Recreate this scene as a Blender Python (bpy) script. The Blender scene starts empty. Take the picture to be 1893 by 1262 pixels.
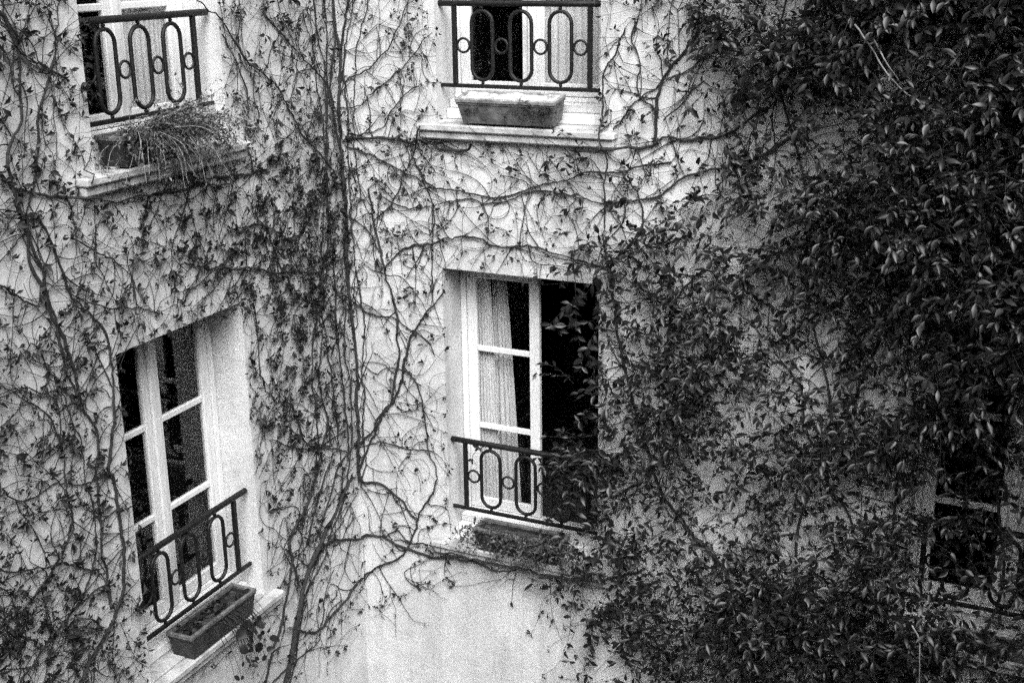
import bpy, math, random
import numpy as np
from mathutils import Matrix, Vector, kdtree

random.seed(7)
RNG = np.random.default_rng(7)
R = math.radians

# ------------------------------------------------------------------ camera, sky, sun, exposure
FPX, PITCH, ROLL = 2344.67, R(17.051), R(0.812)
CZ = 7.552
scene = bpy.context.scene
cam_d = bpy.data.cameras.new("camera")
cam = bpy.data.objects.new("camera", cam_d)
scene.collection.objects.link(cam)
cam_d.sensor_fit = 'HORIZONTAL'
cam_d.sensor_width = 36.0
cam_d.lens = FPX / 1893 * 36
cam_d.clip_start = 0.05
cam_d.clip_end = 400
F = Vector((0, math.cos(PITCH), -math.sin(PITCH)))
UP0 = Vector((0, math.sin(PITCH), math.cos(PITCH)))
RT0 = Vector((1, 0, 0))
RT = RT0 * math.cos(ROLL) - UP0 * math.sin(ROLL)
UP = RT0 * math.sin(ROLL) + UP0 * math.cos(ROLL)
m3 = Matrix((RT, UP, -F)).transposed()
cam.matrix_world = Matrix.Translation((0, 0, CZ)) @ m3.to_4x4()
scene.camera = cam

SUN_EL, SUN_AZ = R(50), R(171)          # azimuth: clockwise from +Y, where the light comes from
world = bpy.data.worlds.new("World")
scene.world = world
world.use_nodes = True
wn = world.node_tree
wn.nodes.clear()
sky = wn.nodes.new('ShaderNodeTexSky')
sky.sky_type = 'NISHITA'
sky.sun_disc = False
sky.sun_elevation = SUN_EL
sky.sun_rotation = SUN_AZ
sky.air_density = 1.0
sky.dust_density = 6.0
bw = wn.nodes.new('ShaderNodeRGBToBW')          # black-and-white film: the sky without its colour
bg = wn.nodes.new('ShaderNodeBackground')
bg.inputs['Strength'].default_value = 0.15
wo = wn.nodes.new('ShaderNodeOutputWorld')
wn.links.new(sky.outputs[0], bw.inputs[0])
wn.links.new(bw.outputs[0], bg.inputs['Color'])
wn.links.new(bg.outputs[0], wo.inputs[0])

sun_d = bpy.data.lights.new("sun", 'SUN')
sun_d.energy = 1.5
sun_d.angle = R(40)
sun = bpy.data.objects.new("sun", sun_d)
scene.collection.objects.link(sun)
sd = Vector((math.sin(SUN_AZ) * math.cos(SUN_EL), math.cos(SUN_AZ) * math.cos(SUN_EL), math.sin(SUN_EL)))
sun.rotation_euler = sd.to_track_quat('Z', 'Y').to_euler()
sun.location = sd * 30

scene.view_settings.view_transform = 'Standard'
scene.view_settings.look = 'None'
scene.view_settings.gamma = 1
scene.view_settings.exposure = 1.08
scene.view_settings.use_curve_mapping = False
scene.render.engine = 'CYCLES'
scene.cycles.use_denoising = False               # the photograph is grainy film
scene.cycles.max_bounces = 5
scene.cycles.diffuse_bounces = 2
scene.cycles.glossy_bounces = 2
scene.cycles.adaptive_threshold = .03
scene.cycles.transparent_max_bounces = 10

# ------------------------------------------------------------------ walls as frames
KF = np.array([-1.20025, 9.02097])              # inner corner of the two house walls on the ground plan
DIR = {'C': np.array([0.89646, -0.44312]), 'L': np.array([-0.40416, -0.91469])}
NOR = {'C': np.array([-0.44312, -0.89646]), 'L': np.array([0.91469, -0.40416])}
BASE = 3.6                                       # height of the lower railings' bottom bars
FH = 3.10                                        # storey height


def W(w, u, n, z):
    q = KF + DIR[w] * u + NOR[w] * n
    return (float(q[0]), float(q[1]), z)


def Wn(w, P):
    """(k,3) array of u,n,z -> world"""
    P = np.asarray(P, float)
    q = KF + P[:, :1] * DIR[w] + P[:, 1:2] * NOR[w]
    return np.column_stack([q, P[:, 2]])


def PX(w, x, y, n=0.0):
    """pixel of the photograph -> (u, z) on the plane n in front of wall w"""
    X = (x - 946.5) / FPX
    up = -(y - 631) / FPX
    c, s = math.cos(ROLL), math.sin(ROLL)
    X, up = X * c + up * s, -X * s + up * c
    D = np.array([X, math.cos(PITCH) + up * math.sin(PITCH), -math.sin(PITCH) + up * math.cos(PITCH)])
    nn = NOR[w]
    k = ((KF + nn * n) @ nn) / (D[:2] @ nn)
    q = D * k
    return float((q[:2] - KF) @ DIR[w]), float(q[2] + CZ)


def proj(P):
    P = np.asarray(P, float)
    X, Y, Z = P[:, 0], P[:, 1], P[:, 2] - CZ
    yf = Y * math.cos(PITCH) - Z * math.sin(PITCH)
    up = Y * math.sin(PITCH) + Z * math.cos(PITCH)
    c, s = math.cos(ROLL), math.sin(ROLL)
    X, up = X * c - up * s, X * s + up * c
    return 946.5 + FPX * X / yf, 631 - FPX * up / yf


def frame(w, uc, z):
    """local axes for things on a wall: x to the right seen from the yard, y into the house, z up"""
    d = DIR[w] if w == 'C' else -DIR[w]
    n = NOR[w]
    m = Matrix(((d[0], -n[0], 0), (d[1], -n[1], 0), (0, 0, 1))).to_4x4()
    return Matrix.Translation(W(w, uc, 0, z)) @ m


# ------------------------------------------------------------------ helpers
COL = scene.collection


class MB:
    def __init__(self):
        self.v, self.f = [], []

    def poly(self, vs, fs):
        o = len(self.v)
        self.v += [tuple(p) for p in vs]
        self.f += [tuple(i + o for i in q) for q in fs]

    def box(self, x0, x1, y0, y1, z0, z1, c=0.0):
        """box with its twelve edges chamfered by c"""
        if c <= 0:
            vs = [(x, y, z) for x in (x0, x1) for y in (y0, y1) for z in (z0, z1)]
            self.poly(vs, [(0, 1, 3, 2), (4, 6, 7, 5), (0, 4, 5, 1), (2, 3, 7, 6), (0, 2, 6, 4), (1, 5, 7, 3)])
            return
        vs, idx = [], {}
        X, Y, Z = (x0, x1), (y0, y1), (z0, z1)
        for i in (0, 1):
            for j in (0, 1):
                for k in (0, 1):
                    sx, sy, sz = (1 - 2 * i) * c, (1 - 2 * j) * c, (1 - 2 * k) * c
                    for a, p in (('x', (X[i], Y[j] + sy, Z[k] + sz)), ('y', (X[i] + sx, Y[j], Z[k] + sz)), ('z', (X[i] + sx, Y[j] + sy, Z[k]))):
                        idx[(i, j, k, a)] = len(vs)
                        vs.append(p)
        g = lambda i, j, k, a: idx[(i, j, k, a)]
        fs = []
        for i in (0, 1):
            fs.append((g(i, 0, 0, 'x'), g(i, 1, 0, 'x'), g(i, 1, 1, 'x'), g(i, 0, 1, 'x')))
            fs.append((g(0, i, 0, 'y'), g(1, i, 0, 'y'), g(1, i, 1, 'y'), g(0, i, 1, 'y')))
            fs.append((g(0, 0, i, 'z'), g(1, 0, i, 'z'), g(1, 1, i, 'z'), g(0, 1, i, 'z')))
        for i in (0, 1):
            for j in (0, 1):
                fs.append((g(i, j, 0, 'x'), g(i, j, 1, 'x'), g(i, j, 1, 'y'), g(i, j, 0, 'y')))
                fs.append((g(i, 0, j, 'x'), g(i, 1, j, 'x'), g(i, 1, j, 'z'), g(i, 0, j, 'z')))
                fs.append((g(0, i, j, 'y'), g(1, i, j, 'y'), g(1, i, j, 'z'), g(0, i, j, 'z')))
                for k in (0, 1):
                    fs.append((g(i, j, k, 'x'), g(i, j, k, 'y'), g(i, j, k, 'z')))
        self.poly(vs, fs)

    def tube(self, pts, r, k=6, closed=False, ref=(0, 1, 0)):
        """tube along pts, r a number or one per point"""
        pts = [Vector(p) for p in pts]
        n = len(pts)
        rs = r if hasattr(r, '__len__') else [r] * n
        ref = Vector(ref)
        o = len(self.v)
        for i, p in enumerate(pts):
            a = pts[(i - 1) % n] if (closed or i > 0) else p
            b = pts[(i + 1) % n] if (closed or i < n - 1) else p
            t = (b - a).normalized()
            s = t.cross(ref)
            if s.length < 1e-4:
                s = t.cross(Vector((0.3, 0.2, 0.9)))
            s.normalize()
            q = s.cross(t)
            for j in range(k):
                an = 2 * math.pi * (j + .5) / k
                self.v.append(tuple(p + (s * math.cos(an) + q * math.sin(an)) * rs[i]))
        for i in range(n if closed else n - 1):
            a, b = o + i * k, o + ((i + 1) % n) * k
            for j in range(k):
                j2 = (j + 1) % k
                self.f.append((a + j, a + j2, b + j2, b + j))
        if not closed:
            self.f.append(tuple(o + j for j in range(k))[::-1])
            self.f.append(tuple(o + (n - 1) * k + j for j in range(k)))

    def data(self, name, mat=None, smooth=False):
        me = bpy.data.meshes.new(name)
        me.from_pydata(self.v, [], self.f)
        me.update()
        import bmesh
        bm = bmesh.new()
        bm.from_mesh(me)
        bmesh.ops.recalc_face_normals(bm, faces=bm.faces)
        bm.to_mesh(me)
        bm.free()
        if smooth:
            me.polygons.foreach_set('use_smooth', [True] * len(me.polygons))
        if mat:
            me.materials.append(mat)
        return me


def np_mesh(name, V, T, mat, attr=None, smooth=False):
    """triangle / quad mesh straight from numpy: V (n,3), T (m,k)"""
    me = bpy.data.meshes.new(name)
    V = np.ascontiguousarray(V, np.float32)
    T = np.ascontiguousarray(T, np.int32)
    m, k = T.shape
    me.vertices.add(len(V))
    me.vertices.foreach_set('co', V.ravel())
    me.loops.add(m * k)
    me.loops.foreach_set('vertex_index', T.ravel())
    me.polygons.add(m)
    me.polygons.foreach_set('loop_start', np.arange(0, m * k, k, dtype=np.int32))
    me.polygons.foreach_set('loop_total', np.full(m, k, np.int32))
    if smooth:
        me.polygons.foreach_set('use_smooth', np.ones(m, bool))
    me.update(calc_edges=True)
    if attr is not None:
        a = me.attributes.new('rnd', 'FLOAT', 'POINT')
        a.data.foreach_set('value', np.ascontiguousarray(attr, np.float32))
    me.materials.append(mat)
    return me


def link(name, data, parent=None, matrix=None):
    o = bpy.data.objects.new(name, data)
    COL.objects.link(o)
    if parent is not None:
        o.parent = parent
    if matrix is not None:
        o.matrix_local = matrix
    return o


def tag(o, label=None, cat=None, group=None, kind=None):
    if label: o['label'] = label
    if cat: o['category'] = cat
    if group: o['group'] = group
    if kind: o['kind'] = kind
    return o


def thing(name, label, cat, matrix, group=None):
    return tag(link(name, None, None, matrix), label, cat, group)


# ------------------------------------------------------------------ materials (all grey: black-and-white film)
def mat_new(name):
    m = bpy.data.materials.new(name)
    m.use_nodes = True
    nt = m.node_tree
    return m, nt, nt.nodes['Principled BSDF']


def grey(v): return (v, v, v, 1)


def mat_noise(name, lo, hi, scale=8.0, rough=.7, detail=6, bump=0.0, bscale=60, spec=.4, metal=0.0, stretch=None, coord='Object'):
    m, nt, b = mat_new(name)
    N = nt.nodes.new
    tc = N('ShaderNodeTexCoord')
    src = tc.outputs[coord]
    if stretch:
        mp = N('ShaderNodeMapping')
        mp.inputs['Scale'].default_value = stretch
        nt.links.new(src, mp.inputs[0])
        src = mp.outputs[0]
    no = N('ShaderNodeTexNoise')
    no.inputs['Scale'].default_value = scale
    no.inputs['Detail'].default_value = detail
    nt.links.new(src, no.inputs['Vector'])
    cr = N('ShaderNodeValToRGB')
    cr.color_ramp.elements[0].position = .3
    cr.color_ramp.elements[0].color = grey(lo)
    cr.color_ramp.elements[1].position = .7
    cr.color_ramp.elements[1].color = grey(hi)
    nt.links.new(no.outputs['Fac'], cr.inputs[0])
    nt.links.new(cr.outputs[0], b.inputs['Base Color'])
    b.inputs['Roughness'].default_value = rough
    b.inputs['Specular IOR Level'].default_value = spec
    b.inputs['Metallic'].default_value = metal
    if bump:
        n2 = N('ShaderNodeTexNoise')
        n2.inputs['Scale'].default_value = bscale
        n2.inputs['Detail'].default_value = 4
        nt.links.new(src, n2.inputs['Vector'])
        bp = N('ShaderNodeBump')
        bp.inputs['Strength'].default_value = bump
        bp.inputs['Distance'].default_value = .01
        nt.links.new(n2.outputs['Fac'], bp.inputs['Height'])
        nt.links.new(bp.outputs[0], b.inputs['Normal'])
    return m


def mat_stucco(name, base=.72):
    m, nt, b = mat_new(name)
    N, Lk = nt.nodes.new, nt.links.new
    tc = N('ShaderNodeTexCoord')
    def noise(scale, detail, rough=.6):
        n = N('ShaderNodeTexNoise')
        n.inputs['Scale'].default_value = scale
        n.inputs['Detail'].default_value = detail
        n.inputs['Roughness'].default_value = rough
        Lk(tc.outputs['Object'], n.inputs['Vector'])
        return n
    def ramp(src, p0, v0, p1, v1):
        c = N('ShaderNodeValToRGB')
        c.color_ramp.elements[0].position = p0
        c.color_ramp.elements[0].color = grey(v0)
        c.color_ramp.elements[1].position = p1
        c.color_ramp.elements[1].color = grey(v1)
        Lk(src, c.inputs[0])
        return c
    def mul(a, b2):
        x = N('ShaderNodeMix')
        x.data_type = 'RGBA'
        x.blend_type = 'MULTIPLY'
        x.inputs['Factor'].default_value = 1
        Lk(a, x.inputs[6])
        Lk(b2, x.inputs[7])
        return x.outputs[2]
    grain = ramp(noise(150, 3, .7).outputs['Fac'], .30, base * .84, .70, min(.92, base * 1.10))
    mott = ramp(noise(1.6, 7).outputs['Fac'], .30, .76, .62, 1.0)
    st = ramp(noise(7, 8, .65).outputs['Fac'], .25, .80, .45, 1.0)
    mp = N('ShaderNodeMapping')
    mp.inputs['Scale'].default_value = (9, 9, .7)
    Lk(tc.outputs['Object'], mp.inputs[0])
    sn = noise(1.0, 6, .6)
    Lk(mp.outputs[0], sn.inputs['Vector'])
    streak = ramp(sn.outputs['Fac'], .28, .80, .52, 1.0)       # rain streaks
    Lk(mul(mul(mul(grain.outputs[0], mott.outputs[0]), st.outputs[0]), streak.outputs[0]), b.inputs['Base Color'])
    b.inputs['Roughness'].default_value = .95
    b.inputs['Specular IOR Level'].default_value = .1
    bp = N('ShaderNodeBump')
    bp.inputs['Strength'].default_value = .55
    bp.inputs['Distance'].default_value = .006
    Lk(noise(110, 4, .7).outputs['Fac'], bp.inputs['Height'])
    bp2 = N('ShaderNodeBump')
    bp2.inputs['Strength'].default_value = .35
    bp2.inputs['Distance'].default_value = .03
    Lk(noise(5, 3).outputs['Fac'], bp2.inputs['Height'])
    Lk(bp.outputs[0], bp2.inputs['Normal'])
    Lk(bp2.outputs[0], b.inputs['Normal'])
    return m


def mat_leaf(name, lo, hi, rough=.38, spec=.5, trans=.06):
    m, nt, b = mat_new(name)
    N, Lk = nt.nodes.new, nt.links.new
    at = N('ShaderNodeAttribute')
    at.attribute_name = 'rnd'
    oi = N('ShaderNodeObjectInfo')
    ad = N('ShaderNodeMath')
    ad.operation = 'ADD'
    Lk(at.outputs['Fac'], ad.inputs[0])
    ml = N('ShaderNodeMath')
    ml.operation = 'MULTIPLY'
    ml.inputs[1].default_value = .0
    Lk(oi.outputs['Random'], ml.inputs[0])
    Lk(ml.outputs[0], ad.inputs[1])
    cr = N('ShaderNodeValToRGB')
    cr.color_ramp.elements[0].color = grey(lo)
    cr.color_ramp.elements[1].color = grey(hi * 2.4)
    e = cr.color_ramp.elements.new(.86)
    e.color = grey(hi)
    Lk(ad.outputs[0], cr.inputs[0])
    tc = N('ShaderNodeTexCoord')
    no = N('ShaderNodeTexNoise')
    no.inputs['Scale'].default_value = 70
    no.inputs['Detail'].default_value = 3
    Lk(tc.outputs['Object'], no.inputs['Vector'])
    mx = N('ShaderNodeMix')
    mx.data_type = 'RGBA'
    mx.blend_type = 'OVERLAY'
    mx.inputs['Factor'].default_value = .5
    Lk(cr.outputs[0], mx.inputs[6])
    Lk(no.outputs['Fac'], mx.inputs[7])
    Lk(mx.outputs[2], b.inputs['Base Color'])
    b.inputs['Roughness'].default_value = rough
    b.inputs['Specular IOR Level'].default_value = spec
    tr = N('ShaderNodeBsdfTranslucent')
    tr.inputs['Color'].default_value = grey(hi * 1.2)
    ms = N('ShaderNodeMixShader')
    ms.inputs[0].default_value = trans
    out = nt.nodes['Material Output']
    Lk(b.outputs[0], ms.inputs[1])
    Lk(tr.outputs[0], ms.inputs[2])
    Lk(ms.outputs[0], out.inputs[0])
    return m


def mat_glass():
    m, nt, b = mat_new('window_glass')
    N, Lk = nt.nodes.new, nt.links.new
    nt.nodes.remove(b)
    tr = N('ShaderNodeBsdfTransparent')
    tr.inputs['Color'].default_value = grey(.9)
    gl = N('ShaderNodeBsdfGlossy')
    gl.inputs['Roughness'].default_value = .01
    lw = N('ShaderNodeLayerWeight')
    lw.inputs['Blend'].default_value = .5
    pw = N('ShaderNodeMath')
    pw.operation = 'POWER'
    pw.inputs[1].default_value = 4.0
    Lk(lw.outputs['Facing'], pw.inputs[0])
    fr = N('ShaderNodeMath')
    fr.operation = 'MULTIPLY_ADD'
    fr.inputs[1].default_value = .90
    fr.inputs[2].default_value = .016
    Lk(pw.outputs[0], fr.inputs[0])
    tc = N('ShaderNodeTexCoord')
    no = N('ShaderNodeTexNoise')
    no.inputs['Scale'].default_value = 5
    Lk(tc.outputs['Object'], no.inputs['Vector'])
    bp = N('ShaderNodeBump')
    bp.inputs['Strength'].default_value = .05
    bp.inputs['Distance'].default_value = .01
    Lk(no.outputs['Fac'], bp.inputs['Height'])
    Lk(bp.outputs[0], gl.inputs['Normal'])
    ms = N('ShaderNodeMixShader')
    Lk(fr.outputs[0], ms.inputs[0])
    Lk(tr.outputs[0], ms.inputs[1])
    Lk(gl.outputs[0], ms.inputs[2])
    Lk(ms.outputs[0], nt.nodes['Material Output'].inputs[0])
    return m


def mat_curtain():
    m, nt, b = mat_new('curtain_cloth')
    N, Lk = nt.nodes.new, nt.links.new
    b.inputs['Base Color'].default_value = grey(.82)
    b.inputs['Roughness'].default_value = .9
    tr = N('ShaderNodeBsdfTransparent')
    tc = N('ShaderNodeTexCoord')
    mp = N('ShaderNodeMapping')
    mp.inputs['Scale'].default_value = (60, 60, 1.5)
    Lk(tc.outputs['Object'], mp.inputs[0])
    no = N('ShaderNodeTexNoise')
    no.inputs['Scale'].default_value = 1.2
    Lk(mp.outputs[0], no.inputs['Vector'])
    cr = N('ShaderNodeValToRGB')
    cr.color_ramp.elements[0].position = .35
    cr.color_ramp.elements[0].color = grey(.0)
    cr.color_ramp.elements[1].position = .75
    cr.color_ramp.elements[1].color = grey(.16)
    Lk(no.outputs['Fac'], cr.inputs[0])
    ms = N('ShaderNodeMixShader')
    Lk(cr.outputs[0], ms.inputs[0])
    Lk(b.outputs[0], ms.inputs[1])
    Lk(tr.outputs[0], ms.inputs[2])
    Lk(ms.outputs[0], nt.nodes['Material Output'].inputs[0])
    return m


M_STUCCO = mat_stucco('stucco', .70)
M_SILL = mat_noise('sill_stone', .26, .62, 9, .9, 10, .6, 60)
M_WOOD = mat_noise('white_painted_wood', .66, .84, 10, .45, 8, .15, 60, stretch=(6, 6, 1))
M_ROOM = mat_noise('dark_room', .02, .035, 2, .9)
M_IRON = mat_noise('black_iron', .004, .012, 40, .5, 5, .3, 150, spec=.3)
M_GLASS = mat_glass()
M_CURT = mat_curtain()
M_ZINC = mat_noise('weathered_planter', .05, .19, 18, .6, 8, .4, 80)
M_DARKPL = mat_noise('dark_planter', .008, .035, 18, .5, 8, .4, 80)
M_RIM = mat_noise('crusted_rim', .10, .34, 25, .8, 8, .5, 80)
M_DARKRIM = mat_noise('worn_rim', .04, .16, 25, .6, 8, .4, 80)
M_SOIL = mat_noise('soil', .012, .05, 60, .95, 6, .8, 90)
M_LICHEN = mat_noise('dry_compost', .22, .62, 22, .95, 8, .8, 90)
M_BARK = mat_noise('creeper_bark', .012, .036, 45, .9, 6, .6, 120)
M_TWIG = mat_noise('creeper_twig', .010, .030, 20, .85)
M_DRY = mat_noise('dry_stem', .22, .42, 30, .9)
M_TUFT = mat_leaf('creeper_leaf', .008, .032, .55, .3, .10)
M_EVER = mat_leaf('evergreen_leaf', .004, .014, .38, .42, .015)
M_POT = mat_leaf('box_plant_leaf', .02, .08, .5, .4, .1)
M_PAVE = mat_noise('courtyard_paving', .14, .26, 3, .9, 8, .4, 20)
M_SHADE_WALL = mat_noise('dark_wall', .035, .09, 2.5, .95, 8, .5, 12)
M_OPP = mat_noise('added_far_wall', .20, .30, 1.2, .95, 8, .4, 20)
M_ROOF = mat_noise('zinc_roof', .18, .28, 3, .5, 5)

# ------------------------------------------------------------------ setting: ground
g = MB()
g.poly([(-60, -60, 0), (60, -60, 0), (60, 60, 0), (-60, 60, 0)], [(0, 1, 2, 3)])
tag(link('ground', g.data('ground', M_PAVE)), kind='structure')

# ------------------------------------------------------------------ the house: two walls in an inner corner
WINS = [  # key, wall, centre u, floor, half width of the opening
    ('left_up', 'L', 1.92, 1, .615), ('left_low', 'L', 1.92, 0, .615),
    ('mid_up', 'C', 1.393, 1, .595), ('mid_low', 'C', 1.393, 0, .595),
    ('right_low', 'C', 4.66, 0, .595)]
OPEN_Z = (-.30, 1.84)
HTOP = 9.7
THICK = .36
UMAX = {'L': 8.6, 'C': 7.7}
openings = {'L': [], 'C': []}
for key, w, uc, fl, hw in WINS:
    zb = BASE + fl * FH
    openings[w].append((uc - hw, uc + hw - (.04 if w == 'L' else 0), zb + OPEN_Z[0], zb + OPEN_Z[1]))

house = thing('building', 'pale stucco house with two walls meeting in an inner corner', 'building', Matrix.Translation((KF[0], KF[1], 0)))
HB = Matrix.Translation((-KF[0], -KF[1], 0))


def wall_mesh(w):
    mb = MB()
    ops = openings[w]
    us = sorted({0.0, UMAX[w]} | {o[0] for o in ops} | {o[1] for o in ops})
    zs = sorted({0.0, HTOP} | {o[2] for o in ops} | {o[3] for o in ops})
    def inside(u, z): return any(o[0] < u < o[1] and o[2] < z < o[3] for o in ops)
    for i in range(len(us) - 1):
        for j in range(len(zs) - 1):
            if inside((us[i] + us[i + 1]) / 2, (zs[j] + zs[j + 1]) / 2):
                continue
            for n in (0, -THICK):
                mb.poly([W(w, us[i], n, zs[j]), W(w, us[i + 1], n, zs[j]), W(w, us[i + 1], n, zs[j + 1]), W(w, us[i], n, zs[j + 1])], [(0, 1, 2, 3)])
    for a, b, c, d in ops:       # reveals
        for (p, q) in (((a, c), (a, d)), ((a, d), (b, d)), ((b, d), (b, c)), ((b, c), (a, c))):
            mb.poly([W(w, p[0], 0, p[1]), W(w, q[0], 0, q[1]), W(w, q[0], -THICK, q[1]), W(w, p[0], -THICK, p[1])], [(0, 1, 2, 3)])
    mb.v = [(x - KF[0], y - KF[1], z) for x, y, z in mb.v]
    me = bpy.data.meshes.new('wall')
    me.from_pydata(mb.v, [], mb.f)
    import bmesh
    bm = bmesh.new()
    bm.from_mesh(me)
    bmesh.ops.remove_doubles(bm, verts=bm.verts, dist=1e-5)
    bmesh.ops.recalc_face_normals(bm, faces=bm.faces)
    bm.to_mesh(me)
    bm.free()
    me.materials.append(M_STUCCO)
    return me


for w in 'LC':
    o = link('wall', wall_mesh(w), house)
# eaves and roof, above the picture
mb = MB()
for w, s in (('L', 1), ('C', 1)):
    P = [W(w, -THICK * 0, .35, HTOP), W(w, UMAX[w], .35, HTOP), W(w, UMAX[w], -4, HTOP + 1.2), W(w, 0, -4, HTOP + 1.2)]
    mb.poly(P, [(0, 1, 2, 3)])
    P2 = [W(w, 0, .35, HTOP - .06), W(w, UMAX[w], .35, HTOP - .06), W(w, UMAX[w], -4, HTOP - .06), W(w, 0, -4, HTOP - .06)]
    mb.poly(P2, [(0, 1, 2, 3)])
mb.v = [(x - KF[0], y - KF[1], z) for x, y, z in mb.v]
link('roof', mb.data('roof', M_ROOF), house)


def mats(w, uc, fl):
    return HB @ frame(w, uc, BASE + fl * FH)


# window parts, local: x across, y inward, z from the railing foot
YF = .255                                        # front of the joinery
def sill_mesh(hw):
    mb = MB()
    mb.box(-hw - .125, hw + .125, -.085, -.001, -.295, -.245, .010)
    mb.box(-hw - .115, hw + .115, -.060, -.001, -.350, -.2955, .010)
    mb.box(-hw + .001, hw - .001, -.0005, THICK, -.305, -.236, .004)
    return mb.data('sill', M_SILL)


def apron_mesh(hw):                              # stepped bottom boards under the casements
    mb = MB()
    mb.box(-hw + .002, hw - .002, .13, THICK - .02, -.235, -.165, .006)
    mb.box(-hw + .002, hw - .002, .175, THICK - .02, -.163, -.108, .006)
    return mb.data('threshold', M_WOOD)


def jamb_mesh(hw):
    mb = MB()
    y0, y1 = YF, YF + .07
    z0, z1 = -.106, OPEN_Z[1] - .002
    mb.box(-hw + .002, -hw + .045, y0, y1, z0, z1, .004)
    mb.box(hw - .045, hw - .002, y0, y1, z0, z1, .004)
    mb.box(-hw + .046, hw - .046, y0 + .003, y1, z1 - .045, z1, .004)
    mb.box(-hw + .046, hw - .046, y0 + .003, y1, z0, z0 + .030, .004)
    return mb.data('window', M_WOOD)


CASE_Z = (-.072, OPEN_Z[1] - .05)
BARS = (.590, 1.190)
STILE = .078


def casement_parts(wd):
    """one leaf, hinge edge at x=0, free edge at x=wd, outside face at y=0"""
    z0, z1 = CASE_Z
    f = MB()
    f.box(0, STILE, 0, .042, z0, z1, .005)
    f.box(wd - STILE, wd, 0, .042, z0, z1, .005)
    f.box(STILE + .0005, wd - STILE - .0005, .002, .040, z0, z0 + .085, .005)
    f.box(STILE + .0005, wd - STILE - .0005, .002, .040, z1 - .07, z1, .005)
    lo = z0 + .085
    cuts = [lo] + list(BARS) + [z1 - .07]
    frame_me = f.data('casement', M_WOOD)
    bars, panes = [], []
    for b in BARS:
        m = MB()
        m.box(STILE + .0005, wd - STILE - .0005, .004, .036, b - .021, b + .021, .006)
        bars.append(m.data('glazing_bar', M_WOOD))
    for i in range(3):
        m = MB()
        m.box(STILE - .006, wd - STILE + .006, .018, .022, cuts[i] + (.015 if i else -.004), cuts[i + 1] - (.015 if i < 2 else -.004))
        panes.append(m.data('pane', M_GLASS))
    return frame_me, bars, panes


def add_casement(win, mlocal, wd, cache={}):
    if wd not in cache:
        cache[wd] = casement_parts(wd)
    f, bars, panes = cache[wd]
    link('casement', f, win, mlocal)
    for b in bars: link('glazing_bar', b, win, mlocal)
    for p in panes: link('pane', p, win, mlocal)


WLAB = {'left_up': 'upper window of the left wall behind a straggly dry box plant',
        'left_low': 'closed white window of the left wall with black panes',
        'mid_up': 'upper white window above the long stone sill',
        'mid_low': 'white window with its right leaf standing open',
        'right_low': 'window half hidden under the dark evergreen'}
meshes_hw = {}
for key, w, uc, fl, hw in WINS:
    ml = mats(w, uc, fl)
    if hw not in meshes_hw:
        meshes_hw[hw] = (sill_mesh(hw), apron_mesh(hw), jamb_mesh(hw))
    sm, am, jm = meshes_hw[hw]
    link('sill', sm, house, ml)
    win = tag(link('window', jm, house, ml), WLAB[key])
    link('threshold', am, win)
    inner = hw - .047
    wd = inner - .001
    add_casement(win, Matrix.Translation((-inner, YF + .012, 0)), wd + (.03 if key == 'mid_low' else 0))
    right = Matrix.Translation((inner, YF + .054, 0)) @ Matrix.Rotation(math.pi, 4, 'Z')
    if key == 'mid_low':
        right = Matrix.Translation((inner, YF + .075, 0)) @ Matrix.Rotation(R(-97), 4, 'Z') @ Matrix.Rotation(math.pi, 4, 'Z')
    add_casement(win, right, wd)
    if key != 'mid_low':
        mb = MB()
        mb.box(-.032, .032, YF - .012, YF + .0115, CASE_Z[0] + .01, CASE_Z[1] - .01, .008)
        link('cover_strip', mb.data('cover_strip', M_WOOD), win)
    # room behind, dark
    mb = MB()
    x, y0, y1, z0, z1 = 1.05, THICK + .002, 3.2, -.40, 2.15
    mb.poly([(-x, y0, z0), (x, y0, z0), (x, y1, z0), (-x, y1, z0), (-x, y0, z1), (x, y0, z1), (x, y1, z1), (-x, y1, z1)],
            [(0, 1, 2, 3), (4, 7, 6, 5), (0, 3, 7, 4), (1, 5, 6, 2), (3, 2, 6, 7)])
    link('room', mb.data('room', M_ROOM), house, ml)

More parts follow.
